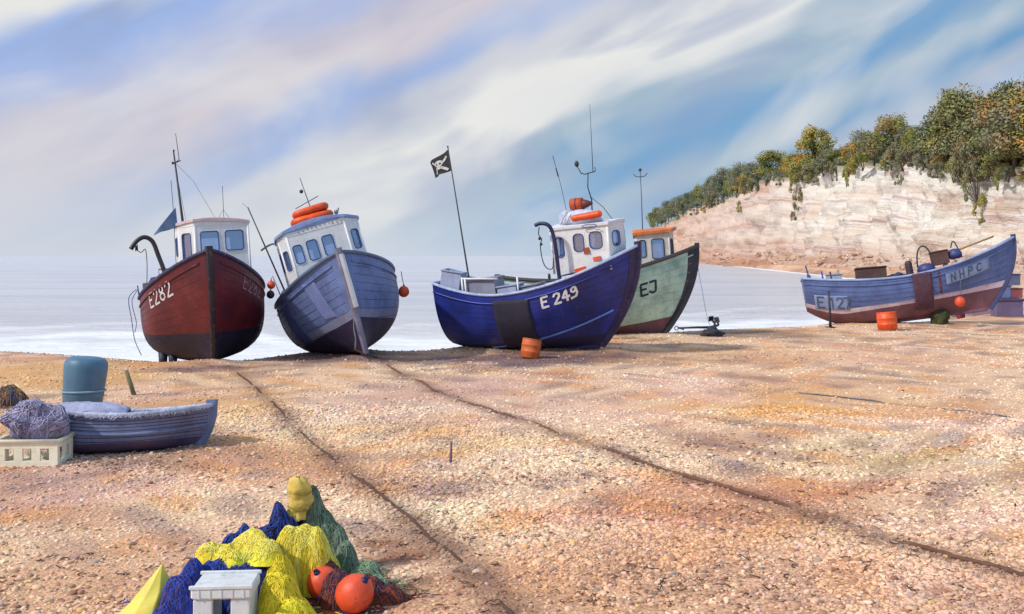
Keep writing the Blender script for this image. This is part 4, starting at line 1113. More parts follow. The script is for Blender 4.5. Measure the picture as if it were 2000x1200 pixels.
mb = MB(); mb.tube([(4.75, .0, 3.5), (4.78, 0, 4.24), (4.70, 0, 4.6), (4.75, 0, 5.02)], [.022, .02, .018, .016], 6); mb.tube([(4.55, 0, 5.02), (4.65, 0, 4.98), (4.97, 0, 5.03), (4.97, 0, 5.15)], .016, 6)
mb.tube([(4.55, 0, 5.0), (4.44, 0, 5.22)], .014, 6); mb.ball((4.43, 0, 5.30), .085, 10, 0, (.8, .8, 1.1)); mb.tube([(4.90, 0, 5.03), (4.94, 0, 5.9), (4.99, 0, 6.95)], [.012, .009, .005], 5)
mb.tube([(4.78, 0, 4.3), (5.1, 0, 4.0), (5.35, 0, 3.62)], .010, 5); mb.build('mast', METAL, b3)
mb = MB(); mb.tube([(4.05, 0, 3.5), (3.88, 0, 4.77), (3.72, 0, 5.61)], [.008, .007, .012], 5); mb.tube([(3.78, 0, 5.25), (3.83, 0, 5.0)], .02, 5); mb.build('aerial', METAL, b3)
davit(b3, [(4.04, -1.15, 1.7), (4.04, -1.2, 2.12), (4.03, -1.25, 3.0), (3.98, -1.27, 3.45), (3.88, -1.3, 3.64), (3.68, -1.3, 3.70), (3.50, -1.3, 3.66)], .055, NAVY)
davit(b3, [(3.62, -1.3, 3.6), (3.58, -1.3, 3.4), (3.66, -1.3, 3.25), (3.6, -1.3, 3.1), (3.62, -1.3, 2.7), (3.72, -1.3, 2.45), (3.9, -1.3, 2.42), (3.96, -1.3, 2.7)], .014, METAL, 'hauling_chain')
mb = MB(); mb.ball((3.60, -1.3, 3.28), .05, 8); mb.ball((3.63, -1.3, 3.12), .045, 8); mb.ball((3.78, -1.3, 2.2), .06, 8, 0, (.8, .8, 1.6)); mb.build('hook_block', METAL, b3)
mb = MB(); mb.tube([(.62, 0, 1.7), (.62, 0, 2.29), (.34, 0, 6.26)], [.03, .028, .016], 8); mb.ball((.34, 0, 6.28), .03, 8); mb.build('flagpole', METAL, b3)
o, mb, rows = flag('black_flag', 'black skull and crossbones flag flying from the pole on the royal blue boat', 'b3', (.345, 0, 6.2), (.41, 0, 5.55), (-.38, .0, 5.85), None, .07, D=(-.26, 0, 5.40))
mb.build('cloth', fibre('black cloth', S(46, 46, 50), .3, 12), o)
def fq(a, b, e):   # a along the fly 0..1, b down the hoist 0..1
    i = max(0, min(11.999, a*12)); j = max(0, min(7.999, b*8)); i0, j0 = int(i), int(j); fi, fj = i-i0, j-j0
    p = rows[i0][j0].lerp(rows[i0+1][j0], fi).lerp(rows[i0][j0+1].lerp(rows[i0+1][j0+1], fi), fj); return p+Vector((0, e, 0))
for e in (-.012, .012):
    mb = MB()
    ribbon(mb, [(.22, .25), (.5, .55), (.8, .85)], .10, lambda a, b: fq(a, b, e)); ribbon(mb, [(.8, .22), (.5, .55), (.22, .85)], .10, lambda a, b: fq(a, b, e*1.2))
    cpts = [(.5+.15*math.cos(2*PI*k/14), .42+.19*math.sin(2*PI*k/14)) for k in range(14)]
    mb.poly([fq(a, b, e*1.6) for a, b in cpts]); mb.poly([fq(a, b, e*1.6) for a, b in ((.43, .58), (.57, .58), (.56, .72), (.44, .72))])
    for q in (.44, .56): mb.poly([fq(q+.035*math.cos(2*PI*k/8), .42+.05*math.sin(2*PI*k/8), e*2) for k in range(8)], 1)
    mb.build('skull_emblem', [paint('white flag ink', (.6, .6, .6), .3, .8, .3, .1, 9), fibre('black cloth', (0, 0, 0))], o)
def crate(root_or_none, nm, name, label, cat, loc, dims, mat, rot=(0, 0, 0), slots=True, world=False, group=None, lid=None, nslot=4, horiz=False):
    """open fish box with rim, ribs and slotted sides"""
    o = thing(name, label, cat, loc, rot, group) if nm is None else onboat(nm, name, label, cat, loc, rot, group)
    x, y, z = dims; mb = MB(); th = min(x, y)*.05+.008
    mb.box((0, 0, th/2), (x-th*2, y-th*2, th), 0)
    for sx, sy, lx, ly in ((0, -1, x, th), (0, 1, x, th), (-1, 0, th, y), (1, 0, th, y)):
        L_ = lx if ly == th else ly; n = nslot if ly == th else max(2, int(nslot*y/x+.5))
        cx, cy = sx*(x/2-th/2), sy*(y/2-th/2)
        def bb(a, c, w_, h_, grow=0):
            if ly == th: mb.box((cx+a, cy, c), (w_, th+grow, h_), 0, None, .004)
            else: mb.box((cx, cy+a, c), (th+grow, w_, h_), 0, None, .004)
        bb(0, z*.12, L_-(0 if ly == th else 2*th), z*.24)
        bb(0, z*.84, L_-(0 if ly == th else 2*th), z*.26)
        if slots:
            pw_ = L_/(n*1.75)
            for k in range(n): bb(-L_/2+pw_/2+(L_-pw_)*k/(n-1), z*.475, pw_*(1 if 0 < k < n-1 or ly == th else .6), z*.47+.002)
        else: bb(0, z*.475, L_-(0 if ly == th else 2*th), z*.47+.002)
    mb.build('box', mat, o)
    rm = MB(); e = th*.9
    rm.tube([(-x/2-e*.2, -y/2-e*.2, z), (x/2+e*.2, -y/2-e*.2, z), (x/2+e*.2, y/2+e*.2, z), (-x/2-e*.2, y/2+e*.2, z)], e, 8, closed=True); rm.build('rim', mat, o)
    return o
PALE = paint('pale blue grey plastic', S(168, 178, 206), .2, .5); GREYP = paint('grey plastic', S(140, 142, 160), .25, .5)
crate(None, 'b3', 'fish_box', 'pale blue box tipped up at the stern of the royal blue boat', 'box', (.40, -.75, 1.95), (.62, .5, .58), PALE, (R(0), R(14), R(5)), False)
crate(None, 'b3', 'fish_box', 'wide grey box with a white rim beside the flagpole foot', 'box', (1.50, -.7, 1.62), (.95, .7, .60), GREYP, (0, R(-3), 0), False)
crate(None, 'b3', 'fish_box', 'low blue grey box between the wide grey one and the fender mat', 'box', (2.35, -.75, 1.55), (.6, .6, .44), PALE, (0, R(-5), 0), False)
crate(None, 'b3', 'fish_box', 'smallest pale box, nearest the hauler of the royal blue boat', 'box', (3.05, -.75, 1.62), (.55, .6, .34), GREYP, (0, R(-8), 0), False)
for k, xx in enumerate((.95, 1.05, 2.72)):
    mb = MB(); mb.tube([(xx, -1.12, 1.6), (xx, -1.12, 2.34-.05*k)], .03, 6); mb.build('post', WHITE, b3)
mb = MB(); mb.tube([(.95, -1.12, 2.30), (2.1, -1.12, 2.22)], .03, 6); mb.build('rail', WHITE, b3)

# ---- teal boat
H4 = Hull(7.02, 1.4, 2.12, 3.05, 2.42, 1.35, zw=lambda s: .26+.42*s**3.0)
b4 = boat_root('b4', 'fishing_boat', 'pale teal boat with red bottom and orange roof, half hidden behind the royal blue one', 'fishing boats hauled up on the beach')
TEAL = paint('pale teal paint', S(182, 214, 200), .25, .55, .45, .3, 1.2, S(150, 110, 70), .3, c2=S(126, 164, 160))
build_hull(H4, b4, TEAL, paint('dull red bottom', S(104, 62, 72), .4, .6, .4, .3, 1.5, S(60, 50, 90), .4, c2=S(86, 84, 104)), DECK, paint('charcoal rail', S(64, 62, 66), .3, .6), paint('charcoal stem', S(52, 54, 66), .3, .6), railw=.09, stem_w=.12, clinker=True)
for sd in (-1, 1):
    mb = MB(); mb.grid([[H4.P(1-k*.011*(1+.6*u), u, sd, .012) for k in range(4)] for u in [j/20 for j in range(21)]], 0, True); mb.build('stem_band', MC['charcoal stem'], b4)
hull_text(H4, 'EJ', 4.95, 1.02, .38, -1, paint('navy number paint', S(40, 48, 70), .3, .7), b4, .075)
CREAM = paint('cream cabin paint', S(206, 198, 190), .2, .6, .5)
wheelhouse(b4, [(4.9, -.66), (6.05, -.50), (6.2, 0.0), (6.05, .50), (4.9, .66)], 1.9, 3.50,
           {0: [(.06, .36, 2.7, 3.36), (.50, 1.0, 2.62, 3.38)], 1: [(.08, .42, 2.7, 3.36)], 2: [(.08, .42, 2.7, 3.36)], 3: [(.2, .9, 2.7, 3.3)], 4: [(.2, 1.1, 2.7, 3.3)]},
           CREAM, paint('orange roof paint', S(206, 110, 48), .3, .5, .4), METAL, crown=.16, eave=.14, roofth=.09)
mb = MB(); mb.tube([(5.15, -.2, 3.6), (5.2, -.2, 4.8), (5.22, -.2, 5.87)], [.018, .014, .012], 6)
mb.tube([(4.98, -.2, 5.72), (5.06, -.2, 5.62), (5.22, -.2, 5.6), (5.38, -.2, 5.62), (5.46, -.2, 5.72)], .014, 6); mb.ball((5.22, -.2, 5.85), .06, 8); mb.build('mast', METAL, b4)
davit(b4, [(6.95, -.05, 2.6), (7.05, -.1, 1.6), (7.15, -.2, .6), (7.25, -.3, .15)], .008, BROPE, 'bow_rope')

# ---- clinker boat on the right
H5 = Hull(8.28, 1.2, 1.7, 2.73, 2.2, 1.31, ks=.85, tr=.7, pw=2.6, s0=.45, zw=lambda s: .52+.30*s**2+(.5*max(0, (.2-s)/.2)**1.5))
b5 = boat_root('b5', 'open_fishing_boat', 'open clinker boat in chalky blue with a red bottom, full of fishing gear', 'fishing boats hauled up on the beach')
CHALK = paint('chalky blue paint', S(84, 104, 156), .25, .6, .4, .35, 1.2, S(80, 66, 92), .35, c2=S(68, 76, 122))
build_hull(H5, b5, CHALK, paint('brick red bottom', S(114, 76, 88), .35, .6, .4, .3, 2, S(80, 44, 66), .4, c2=S(96, 66, 92)), fibre('brown deck boards', S(120, 96, 82), .3, 6), paint('pale blue rail', S(150, 168, 214), .3, .5), paint('blue stem', S(60, 66, 112), .3, .6), stripe=paint('pink white boot stripe', S(206, 188, 204), .25, .6, .4, .2, 2, S(150, 80, 90), .5), clinker=True, railw=.06, dk=.5)
PLATE = paint('faded pale blue plate', S(124, 144, 184), .22, .6, .4, .2, 3); INK = paint('grey navy ink', S(72, 84, 116), .3, .7)
hull_patch(H5, 'number_plate', .34, 1.62, -1.22, -.66, -1, PLATE, b5, .020, .012, sheer=True)
hull_text(H5, 'E 127', .46, 1.14, .40, -1, INK, b5, .06, off=.036, sp=.74)
hull_patch(H5, 'number_plate', 5.35, 7.1, -.70, -.24, -1, PLATE, b5, .020, .012, sheer=True)
hull_text(H5, 'NHPC', 5.55, .62, .30, -1, INK, b5, .045, off=.036, sp=1.2)
hull_patch(H5, 'fender_mat', 4.1, 4.78, .35, 1.74, -1, fibre('maroon brown mat', S(84, 56, 72), .3, 25), b5, .05, .04, rag=.05)
hull_patch(H5, 'rust_stain', 5.08, 5.16, .85, 1.7, -1, paint('rust stain', S(126, 62, 66), .3, .8), b5, .008, .004, rag=.04)
BROWN = fibre('brown sacking', S(84, 60, 56), .4, 12); DARKB = paint('dark blue plastic', S(54, 64, 120), .3, .5)
# gear aboard the open boat
crate(None, 'b5', 'fish_box', 'dark brown gear box slumped amidships in the open blue boat', 'box', (2.65, -.45, 1.62), (1.15, .7, .62), paint('dark brown box paint', S(78, 54, 52), .35, .7), (0, R(4), 0), False)
o = onboat('b5', 'net_heap', 'low dark net heap beside the brown gear box', 'net', (3.6, -.3, 1.72))
mb = MB(); mb.ball((0, 0, 0), .34, 16, 0, (1.2, 1, .55), None, .6, 2); mb.ball((.3, .1, -.05), .22, 14, 0, (1, 1, .6), None, .6, 5); mb.build('netting', fibre('navy netting', S(60, 62, 92), .5, 30), o)
o = onboat('b5', 'hose_reel', 'upright dark ribbed reel standing amidships in the open blue boat', 'reel', (4.15, -.5, 1.58))
mb = MB(); mb.lathe([(.12, 0), (.14, .02)]+[(.13+.02*(k % 2), .06+k*.06) for k in range(10)]+[(.12, .70), (.05, .74)], 16); mb.build('ribbed_drum', paint('brown black rubber', S(66, 50, 58), .3, .6), o)
o = onboat('b5', 'winch', 'blue winch housing under a tall hoop in the open boat', 'winch', (4.78, -.5, 1.66))
mb = MB(); mb.lathe([(.2, 0), (.32, .05), (.36, .2), (.3, .38), (.12, .46)], 18); mb.build('housing', DARKB, o)
mb = MB(); mb.tube([(-.3+.3*(1-math.cos(PI*k/14)), 0, .2+.62*math.sin(PI*k/14)**.6+.35*math.sin(PI*k/14)) for k in range(15)], .03, 8); mb.build('hoop', METAL, o)
crate(None, 'b5', 'fish_box', 'tall brown box between the two hoops of the open boat', 'box', (5.38, -.35, 2.0), (.62, .5, .52), paint('umber box paint', S(88, 58, 54), .35, .7), (0, R(-3), 0), False)
o = onboat('b5', 'winch', 'smaller navy winch under the half hoop nearest the bow of the open boat', 'winch', (5.95, -.35, 2.15))
mb = MB(); mb.lathe([(.15, 0), (.26, .04), (.28, .2), (.2, .36), (.08, .4)], 16); mb.build('housing', DARKB, o)
mb = MB(); mb.tube([(-.1+.3*k/10, 0, .2+.5*math.sin(PI*(k+2)/12)) for k in range(11)], .025, 8); mb.build('hoop', METAL, o)
o = onboat('b5', 'oar', 'long ochre oar lying along the bow rail of the open boat', 'oar', (0, 0, 0))
mb = MB(); mb.tube([(5.8, -.30, 2.40), (6.6, .0, 2.62), (7.6, .2, 2.86)], [.045, .04, .035], 8); mb.box((5.5, -.4, 2.38), (.6, .03, .16), 0, Matrix.Rotation(-.3, 3, 'Y'), .01); mb.build('shaft', fibre('ochre wood', S(186, 144, 88), .3, 6), o)
crate(None, 'b5', 'fish_box', 'pale lilac box near the stern of the open boat', 'box', (1.25, .3, 1.72), (.6, .5, .5), PALE, (0, R(6), 0), False)
for xx, yy, h, mt_, ln in ((.30, -.75, .95, DARKB, -.10), (.80, -.82, .62, paint('royal blue pole', S(50, 60, 160), .2, .5), -.02), (1.12, -.86, .55, METAL, -.02), (1.5, .8, .7, STEEL, .05)):
    z0 = 1.75; mb = MB(); mb.tube([(xx, yy, z0), (xx+ln, yy, z0+h)], .032, 8)
    if h > .9: mb.tube([(xx-.02, yy, z0+.02), (xx-.05, yy, z0+.55)], .075, 10)
    mb.build('stanchion', mt_, b5)
mb = MB(); mb.box((2.2, 0, 1.55), (.28, 1.9, .05), 0, None, .01); mb.box((6.2, 0, 1.95), (.3, 1.2, .05), 0, None, .01); mb.box((.8, 0, 1.6), (.3, 1.6, .05), 0, None, .01); mb.build('thwart', fibre('grey thwart wood', S(150, 136, 120), .3, 6), b5)
# prop
pr = at(1622, 568, 38.3); gz = terr(pr.x+.05, 38.3)
o = thing('boat_prop', 'thin dark post propping up the stern of the open boat', 'prop', (pr.x, 38.3, gz))
mb = MB(); mb.tube([(0, 0, -.05), (-.02, 0, .7), (-.07, .03, pr.z-gz)], [.06, .045, .04], 8); mb.box((0, 0, .02), (.3, .3, .06), 0, None, .01); mb.build('post', METAL, o)

# ------------------------------------------------------------------ things on the beach near the boats
def place(px, py, dx=0, dy=0):
    g = ground_at(px, py); return Vector((g.x+dx, g.y+dy, terr(g.x+dx, g.y+dy)))
def drum(name, label, cat, loc, r, h, mat, rot=(0, 0, 0), rim=True, matr=None, group=None):
    o = thing(name, label, cat, loc, rot, group)
    mb = MB(); mb.lathe([(r*.86, 0), (r*.95, h*.03), (r*.97, h*.3), (r*1.0, h*.32), (r*1.0, h*.36), (r*.97, h*.38), (r*.98, h*.64), (r*1.01, h*.66), (r*1.01, h*.70), (r*.98, h*.72), (r*.97, h*.95), (r*.88, h), (r*.8, h*.985), (.01, h*.985)], 26); mb.build('drum_body', mat, o)
    if rim:
        e = MB(); e.tube([(r*.93*math.cos(2*PI*k/26), r*.93*math.sin(2*PI*k/26), h*.99) for k in range(26)], r*.06, 6, closed=True); e.build('rim', matr or mat, o)
    return o
p = place(1034, 700); drum('orange_tub', 'orange tub tilted against the hull of the royal blue boat', 'tub', p+Vector((0, 0, .0)), .27, .52, paint('dull orange tub', S(206, 100, 44), .25, .6), (R(-6), R(9), 0))
p = place(1734, 645); drum('orange_tub', 'bright orange tub standing under the open clinker boat', 'tub', p, .37, .66, ORANGE, (R(-3), R(-4), 0))
def lump(name, label, cat, loc, r, mat, sq=(1, 1, .7), seed=0, ns=.5, part='netting', rot=0, n=26, strands=0, ms=None, sr=.006):
    o = thing(name, label, cat, loc, (0, 0, rot))
    mb = MB(); pr_ = []
    for i in range(n//2+1):
        a = PI*i/(n//2); pr_.append((max(1e-4, math.sin(a)), -math.cos(a)))
    rings = []
    for q_, z in pr_:
        ring = []
        for j in range(n):
            v = Vector((q_*math.cos(2*PI*j/n), q_*math.sin(2*PI*j/n), z))
            k = 1+ns*mn.noise(v*1.3+Vector((seed*3.1, seed, 0)))+ns*.45*mn.noise(v*3.7+Vector((seed, 2, seed)))+ns*.2*mn.noise(v*9+Vector((seed, 7, seed)))
            v = v*k; ring.append(Vector((v.x*r*sq[0], v.y*r*sq[1], max(-.05, (v.z+.55)*r*sq[2]))))
        rings.append(ring)
    mb.grid(rings, 0, True, closed=True); mb.build(part, mat, o)
    return o
lump('green_bag', 'dark green bag of net under the open clinker boat', 'bag', place(1836, 636), .33, fibre('dark green sack', S(62, 66, 34), .4, 14), (1, .8, 1.1), 3)
buoy(None, 'pale grey green float on the shingle beside the dark green bag', place(1860, 622)+Vector((0, -.2, .30)), .19, paint('pale green grey float', S(150, 156, 146), .25, .6))
buoy(None, 'orange ball buoy against the hull of the open clinker boat', at(1875, 590, 38.0), .19, rope_to=(.1, .15, .9))
lump('maroon_sack', 'small maroon sack below the orange ball buoy of the open boat', 'sack', place(1876, 622)+Vector((0, 0, 0)), .20, fibre('maroon sack', S(116, 40, 58), .3, 14), (1, .8, 1.5), 8, .3)
p = place(1950, 616); LG = paint('lilac grey plastic', S(132, 122, 148), .25, .6, .3)
for px, w_, h_, lab in ((1912, 1.0, .70, 'low open lilac grey tub just left of the dark lidded tub'), (1966, 1.15, .74, 'lilac grey tub with a dark lid beside the bow of the open boat')):
    q_ = place(px, 616 if px < 1930 else 618); o = crate(None, None, 'fish_tub', lab, 'tub', q_, (w_, .8, h_), LG if px < 1930 else paint('purple grey plastic', S(104, 92, 124), .25, .6), (0, 0, R(-6)), False)
    if px > 1930:
        mb = MB(); mb.box((0, 0, h_+.05), (w_*1.08, .9, .10), 0, None, .03); mb.build('lid', paint('dark purple lid', S(84, 72, 112), .3, .6), o)
q1 = place(1966, 618)
crate(None, None, 'fish_box', 'chalky blue box stacked on the dark lidded tub at the right edge', 'box', q1+Vector((-.22, .1, .86)), (.62, .6, .55), paint('chalk blue box', S(104, 122, 166), .25, .6), (0, 0, R(4)), False)
crate(None, None, 'fish_box', 'rusty red box stacked on the dark lidded tub, right of the chalky blue one', 'box', q1+Vector((.40, .1, .86)), (.5, .6, .42), paint('rusty red box', S(142, 76, 78), .3, .6), (0, 0, R(-3)), False)
crate(None, None, 'fish_box', 'topmost grey blue box of the stack at the right edge', 'box', q1+Vector((.05, .1, 1.44)), (1.0, .55, .5), paint('grey blue box', S(92, 100, 140), .25, .6), (0, 0, R(1)), False)
# anchor by the teal boat
o = thing('anchor', 'dark anchor lying on the shingle beside the bow of the teal boat', 'anchor', place(1380, 655)+Vector((0, 0, .12)), (0, R(-8), R(5)))
mb = MB(); mb.tube([(-1.0, 0, .28), (-.3, 0, .2), (.25, 0, .12)], [.03, .04, .05], 8); mb.build('shank', METAL, o)
mb = MB()
for sgn in (1, -1): mb.tube([(.25, 0, .12), (.4, sgn*.2, .2), (.32, sgn*.36, .42)], [.05, .04, .03], 8); mb.box((.32, sgn*.34, .40), (.18, .04, .2), 0, Matrix.Rotation(sgn*.5, 3, 'X'), .01)
mb.tube([(-.9, -.35, .25), (-.9, .35, .25)], .03, 8); mb.build('fluke', METAL, o)
mb = MB(); mb.tube([(-1.05+.07*math.cos(a), 0, .28+.07*math.sin(a)) for a in [2*PI*k/10 for k in range(10)]], .015, 6, closed=True); mb.build('ring', METAL, o)
lump('weed_clump', 'clump of dark weed tangled round the anchor', 'seaweed', place(1390, 657), .30, fibre('dark weed', S(52, 54, 66), .5, 20), (1.3, 1, .6), 5, .7)

# ropes running up the beach
for k, (lab, r_, mat, amp) in {'a': ('rust brown rope running down the shingle from the red boat', .020, ROPEM, .05), 'b': ('long dark rope running across the shingle from the slate blue boat', .024, fibre('dark tarred rope', S(112, 78, 62), .4, 40), .05), 'c': ('thin slack line lying on the upper shingle at the right', .016, GROPE, .03)}.items():
    P = ROPEW[k]; path = []
    for a, b in zip(P, P[1:]):
        n = max(2, int((b-a).length/.06))
        for i in range(n):
            p_ = a.lerp(b, i/n); s_ = len(path)*.06
            x_ = p_.x+amp*mn.noise(Vector((s_*.7, 1, ord(k)))); y_ = p_.y+amp*mn.noise(Vector((s_*.7, 9, ord(k))))
            bury = mn.noise(Vector((s_*.6, 4, ord(k))))
            path.append((x_, y_, terr(x_, y_)+r_*.7-max(0, bury+.06)*.16))
    mb = MB(); mb.tube(path, [r_*(1+.22*math.sin(i*2.1)) for i in range(len(path))], 7)
    if k == 'b':
        s2 = BM['b2'] @ Vector((7.7, -.3, .2)); a = Vector(path[0]); mb.tube([s2, s2.lerp(a, .5)+Vector((0, 0, -.05)), a], .02, 6)
    o = mb.build('rope', mat); tag(o, lab, 'rope')
# stake
o = thing('wooden_stake', 'short weathered stake stuck in the shingle mid beach', 'stake', place(880, 905), (0, R(2), 0)); mb = MB(); mb.tube([(0, 0, -.1), (0, 0, .30)], [.022, .018], 6); mb.build('post', fibre('grey stake wood', S(120, 100, 110), .3, 12), o)

# ------------------------------------------------------------------ dinghy group at the left
HD = Hull(2.12, .60, .54, .60, .66, .22, tr=.9, fu=(4.0, 2.4, .6), ks=.06, s0=.5, pw=2.6, qw=.8, zw=lambda s: .17)
g0 = at(118, 870, 14.1)
o = thing('dinghy', 'blue grey dinghy with a frayed pale rope fender round its rim', 'dinghy', (g0.x, 14.1, terr(g0.x, 14.1)-.02), (R(-6), R(-1.5), R(9)))
DG = paint('lilac grey paint', S(110, 120, 156), .3, .6, .6, .3, 2.2, S(104, 76, 92), .4, c2=S(88, 92, 116))
dg = o
hb = build_hull(HD, dg, DG, paint('plum bottom paint', S(92, 76, 108), .3, .6, .4, .3, 3), paint('dinghy inside', S(150, 140, 130), .3, .7), paint('pale worn rail', S(150, 156, 180), .3, .6), DG, dk=.30, railw=.02, stem_w=.03)
FR = fibre('frayed pale rope', S(178, 182, 206), .4, 26)
for sd in (1, -1):
    mb = MB(); path = []; rad = []
    for i in range(90):
        s_ = i/89*.995; p_ = HD.P(s_, 1, sd, .02); s3 = mn.noise(Vector((i*.35, sd, 0)))
        path.append(p_+Vector((0, 0, .012+.012*s3))); rad.append(.030+.012*mn.noise(Vector((i*.8, 3, sd)))+.006*(i % 2))
    mb.tube(path, rad, 10)
    rr_ = random.Random(4+sd)
    for i in range(170):
        s_ = rr_.random()*.97; p_ = HD.P(s_, 1, sd, .03); l = rr_.uniform(.02, .06)
        mb.tube([p_, p_+Vector((rr_.uniform(-.03, .03), sd*.025, -l*.4)), p_+Vector((rr_.uniform(-.05, .05), sd*.015, -l))], [.008, .007, .003], 4)
    mb.build('rope_fender', FR, dg)
M = Euler((R(-6), R(-1.5), R(9))).to_matrix().to_4x4()
o = thing('folded_net', 'pale folded canvas and net spilling over the left end of the dinghy', 'net', Vector(dg.location)+M @ Vector((.35, -.15, .60)), (R(-6), 0, R(12)))
mb = MB(); rows = []
for i in range(40):
    r = []
    for j in range(30):
        u_, v_ = i/39*2-1, j/29*2-1; rr_ = u_*u_+v_*v_
        z_ = .13*max(0, 1-rr_*.8)+.035*mn.noise(Vector((u_*2, v_*6, 1)))+.02*mn.noise(Vector((u_*7, v_*9, 4)))-.10*max(0, rr_-.9)
        r.append((u_*.62, v_*.40, z_))
    rows.append(r)
mb.grid(rows, 0, True); c_ = mb.build('netting', fibre('lilac canvas', S(160, 162, 190), .35, 12), o); solid(c_, .03)
g = at(150, 800, 16.4); zt = terr(g.x, 16.4)
o = thing('barrel', 'tall teal blue barrel with a pale hoop standing behind the dinghy', 'barrel', (g.x+.06, 16.4, zt), (R(-2), R(4.5), 0))
BB = paint('teal blue plastic', S(74, 112, 140), .22, .5, .3, .15, 2, S(60, 80, 96), .3)
mb = MB(); r = .335; h = 1.16
mb.lathe([(r*.9, 0), (r*.93, .03), (r*.93, .5), (r*.97, .52), (r*.97, .56), (r*.95, .6), (r*1.0, h*.7), (r*1.03, h*.86), (r*1.0, h*.93), (r*.9, h*.975), (r*.7, h), (.01, h*1.01)], 32); mb.build('barrel_body', BB, o)
mb = MB(); mb.tube([(r*1.02*math.cos(2*PI*k/30), r*1.02*math.sin(2*PI*k/30), .60+.03*math.cos(2*PI*k/30)) for k in range(30)], .017, 6, closed=True); mb.build('hoop', fibre('pale hoop rope', S(140, 168, 180), .3), o)
ST = paint('ivory plastic', S(236, 230, 206), .12, .5, .2, .15, 4, S(120, 110, 90), .3)
g = place(52, 912); cr1 = crate(None, None, 'fish_crate', 'ivory slotted crate under the lilac net ball, cut by the left edge', 'crate', g+Vector((-.02, .28, -.01)), (.80, .52, .34), ST, (0, 0, R(3)), True, nslot=4)
def netheap(name, label, cat, bumps, mat, ms, seed, ns=.03, nst=120, sr=.005, base=0.0, res=.018, cut=.012, part='netting', zoff=None, seglen=.035, rot=0, crease=1.0, nseg=(8, 22)):
    """a heap with draped folds: bumps = (x, y, rx, ry, height) in world metres"""
    x0 = min(b[0]-b[2]*1.25 for b in bumps); x1 = max(b[0]+b[2]*1.25 for b in bumps); y0 = min(b[1]-b[3]*1.25 for b in bumps); y1 = max(b[1]+b[3]*1.25 for b in bumps)
    cx, cy = (x0+x1)/2, (y0+y1)/2; gz = terr(cx, cy)
    o = thing(name, label, cat, (cx, cy, gz+base))
    def hz_(x, y):
        z = 0
        for bx, by, rx, ry, h in bumps:
            q_ = ((x-bx)/rx)**2+((y-by)/ry)**2
            if q_ < 1.0: z = max(z, h*(1-q_)**.5) if True else z
        if z <= 0: return 0
        k = min(1, z/.08)
        z += k*(ns*1.5*mn.noise(Vector((x*5.5, y*5.5, seed)))+ns*.9*crease*abs(mn.noise(Vector((x*13, y*11, seed+4))))*1.2+ns*.35*mn.noise(Vector((x*34, y*34, seed))))
        return max(0, z)
    mb = MB(); nx = int((x1-x0)/res)+2; ny = int((y1-y0)/res)+2; idx = {}
    for i in range(nx):
        for j in range(ny):
            x, y = x0+i*res, y0+j*res; z = hz_(x, y)
            jx = .25*res*mn.noise(Vector((i*.9, j*.9, seed)))
            idx[i, j] = len(mb.v); mb.v.append((x-cx+jx, y-cy+jx, z-.005))
    for i in range(nx-1):
        for j in range(ny-1):
            zs_ = [mb.v[idx[a]][2] for a in ((i, j), (i+1, j), (i+1, j+1), (i, j+1))]
            if max(zs_) > cut: mb.face((idx[i, j], idx[i+1, j], idx[i+1, j+1], idx[i, j+1]), 0, True)
    # drop the loose vertices
    used = sorted({k for f in mb.f for k in f}); mp = {k: n_ for n_, k in enumerate(used)}
    mb.v = [mb.v[k] for k in used]; mb.f = [tuple(mp[k] for k in f) for f in mb.f]
    mb.build(part, mat, o)
    rs_ = random.Random(seed); sb = MB(); made = 0; tries = 0
    nst = int(nst*1.0)
    while made < nst and tries < nst*20:
        tries += 1
        b = rs_.choice(bumps); x = b[0]+rs_.uniform(-1, 1)*b[2]; y = b[1]+rs_.uniform(-1, 1)*b[3]
        if hz_(x, y) < .03 and (base > 0 or made % 9 or abs(x-b[0]) > b[2]*1.1): continue
        a = rs_.random()*2*PI; path = []; turn = rs_.gauss(0, .25)
        for k in range(rs_.randint(*nseg)):
            z = hz_(x, y)
            if z <= .01:
                if base > 0: break
                z = .006+.01*rs_.random()
            path.append((x-cx, y-cy, z+sr*rs_.uniform(.2, 1.6)))
            a += turn+rs_.gauss(0, .35); x += math.cos(a)*seglen; y += math.sin(a)*seglen
        if len(path) > 3: sb.tube(path, sr*rs_.uniform(.45, .85), 4, cap=False, mi=rs_.randrange(len(ms))); made += 1
    # knotted diamond mesh draped over the folds
    w_, h_ = x1-x0, y1-y0; st_ = .042
    for dirn in (1, -1):
        k = -h_
        while k < w_+h_:
            path = []; s_ = 0
            while s_ <= h_:
                y = y0+s_; x = x0+k+dirn*s_ if dirn == 1 else x0+k+h_-s_
                x += .018*mn.noise(Vector((x*9, y*9, seed+dirn)))+.03*mn.noise(Vector((x*3, y*3, seed))); z = hz_(x, y) if x0 < x < x1 else 0
                if z > .03: path.append((x-cx, y-cy, z+sr*.9))
                elif len(path) > 3:
                    sb.tube(path, sr*.62, 4, cap=False, mi=rs_.randrange(len(ms))); path = []
                else: path = []
                s_ += .014
            if len(path) > 3: sb.tube(path, sr*.62, 4, cap=False, mi=rs_.randrange(len(ms)))
            k += st_
    if made: sb.build('cords', ms, o)
    return o
